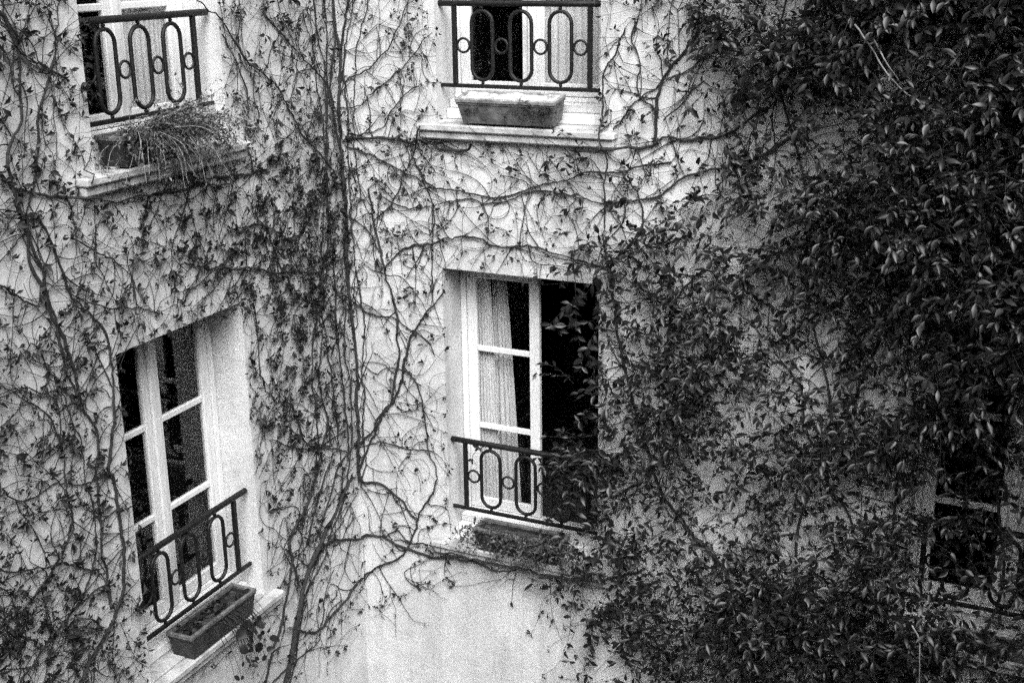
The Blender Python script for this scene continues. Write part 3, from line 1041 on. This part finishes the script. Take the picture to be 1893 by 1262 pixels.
for w in 'LC':
    u0, u1, z0, z1 = BOUND[w]
    nu, nz = int((u1 - u0) / CELL) + 1, int((z1 - z0) / CELL) + 1
    uu, zz = np.meshgrid(u0 + CELL * (np.arange(nu) + .5), z0 + CELL * (np.arange(nz) + .5))
    px, py = proj(Wn(w, np.column_stack([uu.ravel(), np.zeros(uu.size), zz.ravel()])))
    dens = table(DENS, DX, DY, px, py).reshape(nz, nu)
    tft = table(TUFT, DX, DY, px, py).reshape(nz, nu)
    blk = np.array([blocked(w, a, b) for a, b in zip(uu.ravel(), zz.ravel())]).reshape(nz, nu)
    noise = RNG.normal(1, .38, (nz, nu))
    target = np.clip(dens * .060 * np.clip(noise, .15, 2.2), 0, None)
    target[blk] = 0
    have = np.zeros((nz, nu))
    nodes = list(stem_nodes[w])
    for batch in range(70):
        kd = kdtree.KDTree(len(nodes))
        for i, nd in enumerate(nodes):
            kd.insert((nd[0], nd[1], 0), i)
        kd.balance()
        deficit = np.clip(target - have, 0, None)
        if batch % 10 == 0: print("fill", w, batch, round(float(have.sum() / target.sum()), 2), len(nodes))
        if deficit.sum() < .03 * target.sum():
            break
        pr = (deficit ** 1.3).ravel()
        pr /= pr.sum()
        for ci in RNG.choice(pr.size, 150, p=pr):
            j, i = divmod(int(ci), nu)
            if have[j, i] >= target[j, i]:
                continue
            tu, tz = u0 + CELL * (i + random.random()), z0 + CELL * (j + random.random())
            near = kd.find_n((tu, tz, 0), 14)
            near = [q for q in near if q[2] < .7]
            if not near:
                continue
            nd = nodes[random.choice(near[len(near) // 3:] or near)[1]]
            dx, dz = tu - nd[0], tz - nd[1]
            dist = math.hypot(dx, dz)
            h = math.atan2(dz, dx) + random.gauss(0, .55)
            u, z = nd[0], nd[1]
            step = .022
            ln = dist + random.uniform(.08, .55)
            curv = random.gauss(0, 1.3)
            k = max(4, int(ln / step))
            path = [(u, z)]
            reached = False
            over = random.random() < .5
            for s in range(k):
                curv = .86 * curv + random.gauss(0, .95)
                h += curv * step
                if random.random() < .09:
                    h += random.gauss(0, .55)      # kink at a node
                if not reached:
                    want = math.atan2(tz - z, tu - u)
                    dh = (want - h + math.pi) % (2 * math.pi) - math.pi
                    h += .16 * dh
                    if math.hypot(tz - z, tu - u) < .05:
                        reached = True
                u += math.cos(h) * step
                z += math.sin(h) * step
                if not (u0 < u < u1 and z0 < z < z1) or blocked(w, u, z, .03, over):
                    break
                cj, cc = int((z - z0) / CELL), int((u - u0) / CELL)
                if have[cj, cc] > target[cj, cc] * 1.6 + .05 and s > 6:
                    break
                have[cj, cc] += step
                path.append((u, z))
            if len(path) < 4:
                continue
            P = np.array(path)
            m = len(P)
            r0 = min(nd[3] * .8, random.uniform(.0027, .0056))
            rad = np.linspace(r0, .0015, m)
            na = random.uniform(.006, .02)
            nb = random.uniform(.008, .05)
            nn = na + (nb - na) * np.linspace(0, 1, m) ** 2 + .004 * np.sin(np.linspace(0, random.uniform(3, 12), m))
            for a, b, c, d in openings[w]:
                nn = np.where((P[:, 0] > a - .14) & (P[:, 0] < b + .14) & (P[:, 1] > c - .06) & (P[:, 1] < c + .075), np.maximum(nn, .093), nn)
            twigs[nd[2]].append((w, np.column_stack([P[:, 0], nn, P[:, 1]]), rad))
            for q in range(3, m, 5):
                nodes.append((P[q, 0], P[q, 1], nd[2], rad[q]))
            for q in range(2, m):
                cj, cc = int((P[q, 1] - z0) / CELL), int((P[q, 0] - u0) / CELL)
                s = tft[cj, cc]
                if random.random() < .085 * s + (.5 * min(1, s) if q == m - 1 else 0):
                    tufts.append((w, P[q, 0], nn[q], P[q, 1], nd[2], s))
# tufts sit on the traced stems too
for vine, items in VINES.items():
    for w, P, r in items:
        px, py = proj(Wn(w, P))
        s = table(TUFT, DX, DY, px, py)
        for q in range(len(P)):
            if random.random() < .03 * s[q]:
                tufts.append((w, P[q, 0], P[q, 1] + r[q], P[q, 2], vine, s[q]))

tleaf = {'A': [], 'B': [], 'D': []}
for w, u, n, z, vine, s in tufts:
    c = Wn(w, [(u, n, z)])[0]
    nrm = np.array([NOR[w][0], NOR[w][1], 0])
    sid = np.array([DIR[w][0], DIR[w][1], 0])
    big = random.random()
    k = random.randint(2, 5) + int(s > 1.3) * random.randint(0, 5)
    sz = random.uniform(.019, .037) * (1 + .4 * (big > .8)) * (1.15 if w == 'L' else 1)
    ax = random.uniform(-math.pi, math.pi)
    for _ in range(k):
        a = ax + random.gauss(0, .9)
        d = sid * math.cos(a) + VIEW_UP * math.sin(a) * .9 + nrm * random.uniform(.05, .9) - VIEW_UP * .15
        off = d * random.uniform(0, .018)
        tleaf[vine].append((c + off, d, nrm + RNG.normal(0, .45, 3), sz * random.uniform(.6, 1.25), random.random()))

VLAB = {'A': 'creeper of dark stems and small leaf tufts covering the wall left of the black-paned window',
        'B': 'creeper with the thick trunk climbing the inner corner between the two walls',
        'D': 'creeper stems rising right of the open window and into the dark evergreen'}
FOOT = {'A': ('L', 2.6), 'B': ('L', 1.0), 'D': ('C', 3.3)}
for vine in 'ABD':
    fw, fu = FOOT[vine]
    base = W(fw, fu, .05, 0)
    t = thing('creeper', VLAB[vine], 'creeper', Matrix.Translation(base))
    for w, P, r in VINES[vine]:
        ref = np.array([NOR[w][0], NOR[w][1], 0])
        link('stem', tubes_mesh('stem', [(Wn(w, P), r, ref)], M_BARK, base, 7), t)
    # trunk down to the ground, below the picture
    low = sorted(((P[-1], r[-1], w) for w, P, r in VINES[vine]), key=lambda q: q[0][2])[0]
    p0 = Wn(low[2], [low[0]])[0]
    zz = np.linspace(p0[2], 0, 14)
    tr = np.column_stack([p0[0] + (base[0] - p0[0]) * (1 - zz / p0[2]) + .03 * np.sin(zz * 3), p0[1] + (base[1] - p0[1]) * (1 - zz / p0[2]), zz])
    link('trunk', tubes_mesh('trunk', [(tr, np.linspace(low[1], low[1] * 1.6, 14), np.array([NOR[low[2]][0], NOR[low[2]][1], 0]))], M_BARK, base, 7), t)
    paths = [(Wn(w, P), r, np.array([NOR[w][0], NOR[w][1], 0])) for w, P, r in twigs[vine]]
    tag(link('twig', tubes_mesh('twig', paths, M_TWIG, base, 3), t), kind='stuff')
    Lf = tleaf[vine]
    me = leaves_mesh('leaf_tuft', TF_SHAPE, np.array([l[0] for l in Lf]), rot_from(np.array([l[1] for l in Lf]), np.array([l[2] for l in Lf])),
                     np.array([l[3] for l in Lf]), np.array([l[4] for l in Lf]), M_TUFT, base)
    tag(link('leaf_tuft', me, t), kind='stuff')
    print('creeper', vine, 'twigs', len(twigs[vine]), 'length', round(sum(len(q[1]) for q in twigs[vine]) * .022), 'leaves', len(Lf))

# ------------------------------------------------------------------ the evergreen climber on the right
EX = np.array([1062 + 85 * i for i in range(10)])
EY = DY
EVER = np.array([
    [0, 0, .5, 3.2, 5, 6.6, 8, 9, 9, 9],
    [0, 0, .4, 3.0, 4.8, 6.4, 8, 9, 9, 9],
    [0, 0, .3, 1.8, 3.2, 5.6, 7.5, 9, 9, 9],
    [.3, 0.47, .5, 1.4, 2.6, 5, 7, 9, 9, 9],
    [.4, 1.4, 2.2, 2.6, 3.6, 5, 7, 8.5, 9, 9],
    [.7, 2.2, 4.6, 4.4, 4, 4.4, 5, 6.5, 9, 9],
    [1.4, 2.7, 4, 3.2, 3.6, 3.6, 3.6, 5, 7.5, 9],
    [1.4, 3.1, 3.6, 3.4, 4.4, 4.6, 4.6, 6, 7.5, 9],
    [.8, 2.7, 3.6, 3.6, 4.4, 4.6, 4.8, 6, 7, 7],
    [1.8, 2.5, 3.6, 3.4, 3.6, 4.6, 5.4, 6.4, 3.6, 3],
    [1.2, 2.5, 3, 1.8, 1.8, 4.6, 6, 7, 3.2, 2.6],
    [.9, 2.5, 4.2, 3, 3.8, 6, 7, 7.4, 4.4, 3.6],
    [.4, 1.6, 5, 6, 6.4, 7, 7, 7, 3.3, 2.5],
    [.2, 0.94, 3.6, 6, 6.4, 7, 7, 7, 4.4, 4.4]])


def value_noise(u, z, s, seed):
    rg = np.random.default_rng(seed)
    G = rg.random((64, 64))
    x, y = u / s + 100, z / s + 100
    i, j = np.floor(x).astype(int), np.floor(y).astype(int)
    a, b = x - i, y - j
    a, b = a * a * (3 - 2 * a), b * b * (3 - 2 * b)
    g = lambda p, q: G[p % 64, q % 64]
    return (g(i, j) * (1 - a) + g(i + 1, j) * a) * (1 - b) + (g(i, j + 1) * (1 - a) + g(i + 1, j + 1) * a) * b


EV_BASE = W('C', 3.9, .1, 0)
NRM = np.array([NOR['C'][0], NOR['C'][1], 0])
SID = np.array([DIR['C'][0], DIR['C'][1], 0])
ev_leaf, ev_twig = [], []                          # leaf: pos, dir, up, size, rnd


def spray(p, d, ln, nleaf, size, sag=.9):
    """a shoot from p along d that sags, with paired leaves"""
    d = d / np.linalg.norm(d)
    step = ln / nleaf
    pts = [p]
    q = p.copy()
    for i in range(nleaf):
        d = d + np.array([0, 0, -sag * step * 2.2]) + RNG.normal(0, .10, 3)
        d /= np.linalg.norm(d)
        q = q + d * step
        pts.append(q.copy())
        s = np.cross(d, VIEW_UP)
        s /= np.linalg.norm(s) + 1e-6
        for sg in ((-1, 1) if random.random() < .75 else (random.choice((-1, 1)),)):
            ld = d * random.uniform(-.1, .9) + s * sg * random.uniform(.3, 1) + np.array([0, 0, random.uniform(-.65, .35)]) + RNG.normal(0, .35, 3)
            ev_leaf.append((q + ld * .008, ld, VIEW_UP * random.uniform(.1, 1.1) + NRM * random.uniform(-.1, 1.1) + RNG.normal(0, .5, 3), size * random.uniform(.5, 1.12), random.random()))
    ev_leaf.append((q, d + np.array([0, 0, -.3]), VIEW_UP + NRM * .6, size, random.random()))
    P = np.array(pts)
    ev_twig.append((P, np.linspace(.0026, .0012, len(P)), NRM))


K = 60000
us = RNG.uniform(1.35, 6.1, K)
zs = RNG.uniform(2.2, 8.9, K)
px, py = proj(Wn('C', np.column_stack([us, np.full(K, .15), zs])))
cov = table(EVER, EX, EY, px, py)
cov = np.where(px < 1020, 0, cov)
nz_ = .55 * value_noise(us, zs, .33, 11) + .45 * value_noise(us, zs, .14, 12)
prob = np.clip(cov / 9, 0, 1)
nzn = (nz_ - .5) / .15
# sprays per square metre for the share of wall they should hide, in clumps and bare patches of two sizes
share = np.clip(prob, 0, 1) ** .66 * .975
lam = -np.log(1 - share) * np.clip(1 - .58 * nzn, .08, 2.6)
keep = (RNG.random(K) < lam / .0058 / (K / (4.75 * 6.7))) & (cov > .05)
idx = np.nonzero(keep)[0]
for i in idx:
    c = cov[i]
    D = .05 + .032 * c + .06 * max(0, c - 5.5)
    n0 = D * RNG.random() ** .8
    shade_win = 4.0 < us[i] < 5.4 and 3.2 < zs[i] < 5.5
    if shade_win and n0 < .05:
        n0 = .08
    p = np.array(W('C', us[i], n0 + .02, zs[i]))
    d = NRM * random.uniform(.1, 1) + SID * random.gauss(0, .8) + VIEW_UP * random.gauss(.15, .6)
    sz = random.uniform(.046, .080)
    spray(p, d, random.uniform(.12, .30), random.randint(3, 7), sz, random.uniform(.3, 1.4))
# extra crown added, mostly out of view, bulging out to shade the wall below
for _ in range(520):
    u, z = random.uniform(3.2, 6.0), random.uniform(7.1, 9.3)
    if u < 3.4 + (z - 7.1) * .2:
        continue
    n0 = random.uniform(.1, .30 + .35 * min(1, (z - 6.9) / 1.0))
    spray(np.array(W('C', u, n0, z)), NRM * random.uniform(.2, 1) + SID * random.gauss(0, .8) + VIEW_UP * random.gauss(.1, .5), random.uniform(.2, .4), random.randint(5, 8), random.uniform(.055, .08), 1.2)


def shoot(pts, n, size, dens=1.0, dry=False, paths=None):
    """a shoot traced in the photograph, hanging n in front of the wall, with leaves along it"""
    P = smooth_path([PX('C', x, y, n) for x, y in pts], .02, .002)
    Q = Wn('C', np.column_stack([P[:, 0], np.full(len(P), n) + .02 * np.sin(np.linspace(0, 5, len(P))), P[:, 1]]))
    if dry:
        paths.append((Q, np.linspace(.007, .003, len(Q)), NRM))
        return
    ev_twig.append((Q, np.linspace(.0032, .0014, len(Q)), NRM))
    i = random.randint(1, 3)
    while i < len(Q):
        for _ in range(random.randint(1, 4)):
            a = random.uniform(0, 2 * math.pi)
            ld = SID * math.cos(a) + VIEW_UP * (math.sin(a) * .7 - .55) + NRM * random.uniform(0, .6)
            ev_leaf.append((Q[i], ld, NRM + VIEW_UP * .6 + RNG.normal(0, .3, 3), size * random.uniform(.6, 1.1), random.random()))
        i += max(1, int(random.uniform(2, 6) / dens))


shoot([(1110, 1050), (1075, 1080), (1060, 1110), (1058, 1150), (1048, 1190), (1042, 1205), (1052, 1225), (1066, 1250), (1070, 1275)], .12, .072, .8)
shoot([(1190, 1090), (1150, 1110), (1130, 1150), (1115, 1175), (1100, 1180)], .12, .072, .9)
shoot([(1200, 1120), (1180, 1160), (1165, 1190), (1160, 1230), (1150, 1262)], .12, .072, .9)
shoot([(1160, 330), (1110, 320), (1060, 312), (1000, 322), (960, 315), (925, 300)], .08, .062, .5)
shoot([(1123, 380), (1080, 365), (1040, 345), (1005, 365), (985, 385)], .08, .066, .6)
shoot([(1150, 500), (1100, 520), (1070, 545), (1040, 575), (1015, 600)], .14, .085, 1.1)
shoot([(1150, 560), (1100, 590), (1060, 600), (1020, 612)], .14, .085, 1.1)
shoot([(1060, 480), (1065, 530), (1062, 590), (1070, 640)], .10, .085, .8)
shoot([(1150, 640), (1110, 630), (1085, 650), (1070, 690)], .14, .08, .9)
shoot([(1150, 700), (1110, 710), (1080, 720), (1060, 735)], .14, .08, 1.0)
for k in range(12):                                  # leaves heaped along the right half of the railing
    y0 = 838 + random.uniform(-14, 30)
    shoot([(1150, y0 + 10), (1100, y0 + random.uniform(-8, 18)), (1050, y0 + random.uniform(-8, 18)), (1005 + random.uniform(-12, 30), y0 + 8)], random.uniform(-.06, .10), .074, 1.3)
shoot([(1140, 470), (1110, 500), (1085, 540), (1060, 560), (1050, 590)], .12, .08, 1.2)
shoot([(1150, 580), (1120, 600), (1090, 640), (1095, 690)], .12, .08, 1.1)
shoot([(1150, 760), (1110, 770), (1085, 760), (1060, 790), (1040, 800)], .10, .07, .8)
shoot([(1150, 900), (1110, 900), (1075, 880), (1045, 880), (1020, 900)], .08, .072, 1.1)
for k in range(12):                                 # shoots hanging over the bare plaster
    x, y = random.uniform(1085, 1230), random.uniform(1060, 1150)
    shoot([(x + 40, y - 25), (x + 10, y), (x + random.uniform(-14, 8), y + 35), (x + random.uniform(-30, 5), y + random.uniform(60, 110))], random.uniform(.08, .18), .07, .9)
shoot([(905, 820), (880, 835), (872, 850), (880, 862)], -.02, .06, .7)
shoot([(1150, 850), (1090, 870), (1070, 910), (1085, 950)], .05, .07, .8)
shoot([(1130, 940), (1080, 945), (1040, 950), (1020, 965)], .05, .07, .9)
shoot([(1190, 1020), (1140, 1030), (1090, 1040), (1055, 1060)], .13, .075, 1.1)
for k in range(26):                                 # ragged fringe towards the bare wall
    x = random.uniform(1120, 1330)
    y = random.uniform(380, 1240)
    shoot([(x + 70, y - 20), (x + 30, y - 5), (x, y + random.uniform(-30, 40)), (x - random.uniform(10, 40), y + random.uniform(0, 50))], random.uniform(.06, .2), .062, 1.0)

ever = thing('evergreen_climber', 'dense evergreen climber with pointed glossy leaves darkening the right side of the wall', 'climber', Matrix.Translation(EV_BASE))
# its own woody stems up the wall
paths = []
for k, (ua, ub) in enumerate(((3.6, 3.2), (4.0, 4.1), (4.1, 5.2))):
    zz = np.linspace(0, 8.4, 60)
    u = ua + (ub - ua) * (zz / 8.4) ** 1.3 + .12 * np.sin(zz * 1.6 + k) + .05 * np.sin(zz * 4.3 + 2 * k)
    nn = .06 + .03 * np.sin(zz * 1.7 + k)
    if k == 1:
        u = np.minimum(u, 4.0)
    link('stem', tubes_mesh('stem', [(Wn('C', np.column_stack([u, nn, zz])), np.linspace(.014, .005, 60), NRM)], M_BARK, EV_BASE, 7), ever)
dry = []
shoot([(1580, 45), (1610, 85), (1640, 130), (1665, 160), (1700, 190), (1742, 210)], .56, .07, dry=True, paths=dry)
shoot([(1612, 70), (1640, 120), (1660, 150)], .57, .07, dry=True, paths=dry)
shoot([(1685, 1155), (1700, 1180), (1702, 1220), (1698, 1275)], .45, .07, dry=True, paths=dry)
for P in dry:
    tag(link('bare_shoot', tubes_mesh('bare_shoot', [(P[0], P[1] * .75, P[2])], M_DRY, EV_BASE, 5), ever), 'pale leafless shoot against the dark leaves')
tag(link('twig', tubes_mesh('twig', ev_twig, M_TWIG, EV_BASE, 3), ever), kind='stuff')

pos = np.array([l[0] for l in ev_leaf])
dr = np.array([l[1] for l in ev_leaf])
up = np.array([l[2] for l in ev_leaf])
sz = np.array([l[3] for l in ev_leaf])
rn = np.array([l[4] for l in ev_leaf])
rot = rot_from(dr, up)
sh = RNG.integers(0, len(EV_SHAPES), len(pos))
# the 300 leaves that show largest: near the eye, in the frame, outermost in their patch
px, py = proj(pos)
dist = np.linalg.norm(pos - np.array([0, 0, CZ]), axis=1)
infr = (px > 5) & (px < 1888) & (py > 5) & (py < 1257)
cell = (px // 30).astype(int) + 100 * (py // 30).astype(int)
nearest = {}
for i in np.nonzero(infr)[0]:
    c = cell[i]
    if c not in nearest or dist[i] < dist[nearest[c]]:
        nearest[c] = i
cand = np.array(sorted(nearest.values(), key=lambda i: -sz[i] / dist[i]))[:300]
single = np.zeros(len(pos), bool)
single[cand] = True
lm = []
for V, Q in EV_SHAPES:
    lm.append([np_mesh('leaf', V, Q, M_EVER, np.full(len(V), v)) for v in (.15, .5, .85)])
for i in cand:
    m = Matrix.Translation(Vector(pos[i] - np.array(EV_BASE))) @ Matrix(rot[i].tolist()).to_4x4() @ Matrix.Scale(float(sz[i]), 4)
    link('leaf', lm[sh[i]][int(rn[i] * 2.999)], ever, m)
VV, TT, AA, o = [], [], [], 0
for s, (V, Q) in enumerate(EV_SHAPES):
    ii = np.nonzero((sh == s) & ~single)[0]
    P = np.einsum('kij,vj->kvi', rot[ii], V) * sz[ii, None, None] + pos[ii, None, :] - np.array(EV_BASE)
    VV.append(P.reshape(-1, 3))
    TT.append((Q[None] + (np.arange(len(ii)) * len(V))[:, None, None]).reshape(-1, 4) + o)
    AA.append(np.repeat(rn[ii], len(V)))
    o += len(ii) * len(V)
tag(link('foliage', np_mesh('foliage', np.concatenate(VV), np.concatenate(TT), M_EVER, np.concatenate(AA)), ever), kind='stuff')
print('evergreen leaves', len(pos))

# ------------------------------------------------------------------ plants in the troughs
def box_plant(label, key, leaves, paths, shape, mat, stem_mat, group='plants in the window boxes', cat='plant', nbig=60):
    base = trough_m[key].translation + Vector((0, 0, .10))
    t = thing('box_plant', label, cat, Matrix.Translation(base), group)
    if paths:
        tag(link('stem', tubes_mesh('stem', paths, stem_mat, base, 4), t), kind='stuff')
    if leaves:
        pos = np.array([l[0] for l in leaves]); rot = rot_from(np.array([l[1] for l in leaves]), np.array([l[2] for l in leaves]))
        sz = np.array([l[3] for l in leaves]); rn = np.array([l[4] for l in leaves])
        order = np.argsort(-sz)
        V, Q = shape
        if nbig:
            me = np_mesh('leaf', V, Q, mat, np.full(len(V), .5))
            for i in order[:nbig]:
                m = Matrix.Translation(Vector(pos[i] - np.array(base))) @ Matrix(rot[i].tolist()).to_4x4() @ Matrix.Scale(float(sz[i]), 4)
                link('leaf', me, t, m)
        rest = order[nbig:]
        if len(rest):
            tag(link('foliage', leaves_mesh('foliage', shape, pos[rest], rot[rest], sz[rest], rn[rest], mat, base), t), kind='stuff')
    return t


def local(key, x, y, z): return np.array(trough_m[key] @ Vector((x, y, z)))


def cluster(key, spots, size, n, spread, down):
    """leaves and thin stems around spots (x, y, z local to the trough)"""
    L_, S_ = [], []
    M = np.array(trough_m[key].to_3x3())
    outw = -M[:, 1]
    for sx, sy, sz_ in spots:
        c = local(key, sx, sy, sz_)
        d = outw * random.uniform(.2, 1) + M[:, 0] * random.gauss(0, .8) + VIEW_UP * random.uniform(.2, 1)
        p = c.copy()
        pts = [p.copy()]
        ln = random.uniform(*spread)
        k = 8
        for i in range(k):
            d = d / np.linalg.norm(d) + VIEW_UP * -down / k + RNG.normal(0, .12, 3)
            p = p + d / np.linalg.norm(d) * ln / k
            pts.append(p.copy())
            for _ in range(n):
                ld = RNG.normal(0, 1, 3) + outw * .5 + VIEW_UP * .1
                L_.append((p + RNG.normal(0, .008, 3), ld, VIEW_UP + outw * .8 + RNG.normal(0, .5, 3), size * random.uniform(.5, 1.2), random.random()))
        S_.append((np.array(pts), np.linspace(.0022, .0009, len(pts)), np.array([.3, .2, .9])))
    return L_, S_


# bushy plant under the open window, spilling over its front to the right
spots = [(random.uniform(-.36, .36), random.uniform(-.10, .08), .13) for _ in range(12)] + [(max(-.36, min(.45, random.gauss(.24, .13))), random.uniform(-.12, -.05), .15) for _ in range(84)] + [(random.gauss(-.24, .06), -.04, .15) for _ in range(20)]
Lv, Sv = cluster('mid_low', spots, .036, 2, (.10, .30), 2.0)
box_plant('bushy small-leaved plant spilling over the trough below the open window', 'mid_low', Lv, Sv, TF_SHAPE, M_POT, M_TWIG)
# straggly dry plant, top left
spots = [(random.uniform(-.22, .36), random.uniform(-.11, .06), .14) for _ in range(330)]
Lv, Sv = cluster('left_up', spots, .026, 2, (.2, .5), 1.5)
box_plant('straggly half-dry plant with pale wiry stems in the top left trough', 'left_up', Lv, [], TF_SHAPE, M_POT, M_DRY)
pl = [o for o in COL.objects if o.get('label', '').startswith('straggly half-dry')][0]
for P in Sv:
    pass
half = len(Sv) // 3
for nm, part, mt in (('stem', Sv[half:], M_TWIG), ('dry_stem', Sv[:half], M_DRY)):
    tag(link(nm, tubes_mesh(nm, part, mt, pl.location, 4), pl), kind='stuff')
wisps = []
for _ in range(22):
    c = local('left_up', random.uniform(-.2, .25), -.08, .14)
    M = np.array(trough_m['left_up'].to_3x3())
    d = -M[:, 1] * random.uniform(.3, .8) + M[:, 0] * random.gauss(.3, .7) + VIEW_UP * random.uniform(-.1, .5)
    pts = [c]
    for i in range(10):
        d = d / np.linalg.norm(d) + VIEW_UP * -.22 + RNG.normal(0, .06, 3)
        pts.append(pts[-1] + d / np.linalg.norm(d) * random.uniform(.025, .045))
    wisps.append((np.array(pts), np.linspace(.0028, .001, len(pts)), np.array([.4, .1, .9])))
tag(link('wisp', tubes_mesh('wisp', wisps, M_DRY, pl.location, 4), pl), kind='stuff')
# round-leaved trailing plant, lower left
M = np.array(trough_m['left_low'].to_3x3())
Lv, Sv = [], []
for k in range(40):
    x = random.gauss(.10, .12)
    c = local('left_low', x, -.085, .13)
    e = local('left_low', x + random.uniform(.0, .12), -.15 - random.uniform(0, .06), random.uniform(-.26, .06))
    mid = (c + e) / 2 - M[:, 1] * .05
    P = np.array([c * (1 - t) ** 2 + 2 * mid * t * (1 - t) + e * t * t for t in np.linspace(0, 1, 8)])
    Sv.append((P, np.linspace(.003, .0015, 8), np.array([.3, .2, .9])))
    Lv.append((e, RNG.normal(0, .6, 3) - VIEW_UP * .5, -M[:, 1] + VIEW_UP * .5 + RNG.normal(0, .25, 3), random.uniform(.03, .075), random.random()))
for k in range(70):
    x, y = random.uniform(-.3, .3), random.uniform(-.07, .07)
    c = local('left_low', x, y, .115)
    Lv.append((c + VIEW_UP * random.uniform(.01, .06), RNG.normal(0, 1, 3) * np.array([1, 1, .3]), VIEW_UP + RNG.normal(0, .4, 3), random.uniform(.02, .05), random.random()))
box_plant('round-leaved plant trailing from the front of the lower left trough', 'left_low', Lv, Sv, RD_SHAPE, M_EVER, M_TWIG, nbig=len(Lv))
# creeping sprigs on the empty trough, and a low plant on the right
spots = [(random.uniform(.1, .37), -.10, .12) for _ in range(20)] + [(random.uniform(-.35, .3), -.10, .10) for _ in range(8)]
Lv, Sv = cluster('mid_up', spots, .020, 2, (.05, .14), 2.5)
box_plant('sparse creeping sprigs clinging to the front of the pale crusted trough', 'mid_up', Lv, Sv, TF_SHAPE, M_TUFT, M_TWIG, nbig=0)
spots = [(random.uniform(-.3, .3), random.uniform(-.08, .08), .13) for _ in range(40)]
Lv, Sv = cluster('right_low', spots, .034, 2, (.06, .16), 1.6)
box_plant('low leafy plant in the shaded trough at bottom right', 'right_low', Lv, Sv, TF_SHAPE, M_POT, M_TWIG)

# ------------------------------------------------------------------ unseen walls added around the courtyard to cut down the light
def slab_wall(name, label, a, b, h, th, mat):
    a, b = np.array(a[:2]), np.array(b[:2])
    d = (b - a) / np.linalg.norm(b - a)
    nn = np.array([-d[1], d[0]]) * th
    m = MB()
    q = [a, b, b + nn, a + nn]
    vs = [(p[0], p[1], 0) for p in q] + [(p[0], p[1], h) for p in q]
    m.poly(vs, [(0, 1, 2, 3), (4, 7, 6, 5), (0, 4, 5, 1), (1, 5, 6, 2), (2, 6, 7, 3), (3, 7, 4, 0)])
    c = (a + b) / 2
    m.v = [(x - c[0], y - c[1], z) for x, y, z in m.v]
    return tag(link(name, m.data(name, mat), None, Matrix.Translation((c[0], c[1], 0))), label, 'wall')


p1, p2 = W('C', 7.75, .02, 0), W('C', 7.75, 9.5, 0)
slab_wall('shading_wall', 'unseen dark wall added on the right to shade that side of the courtyard', p2, p1, 9.2, .4, M_SHADE_WALL)  # added out of view to block light from the right
p3, p4 = W('C', 8.2, 9.6, 0), W('C', -1.5, 9.6, 0)
slab_wall('added_far_wall', 'unseen grey wall added across the courtyard to dim the lower walls', p4, p3, 9.2, .4, M_OPP)  # added behind the camera, tall enough to darken the foot of the walls
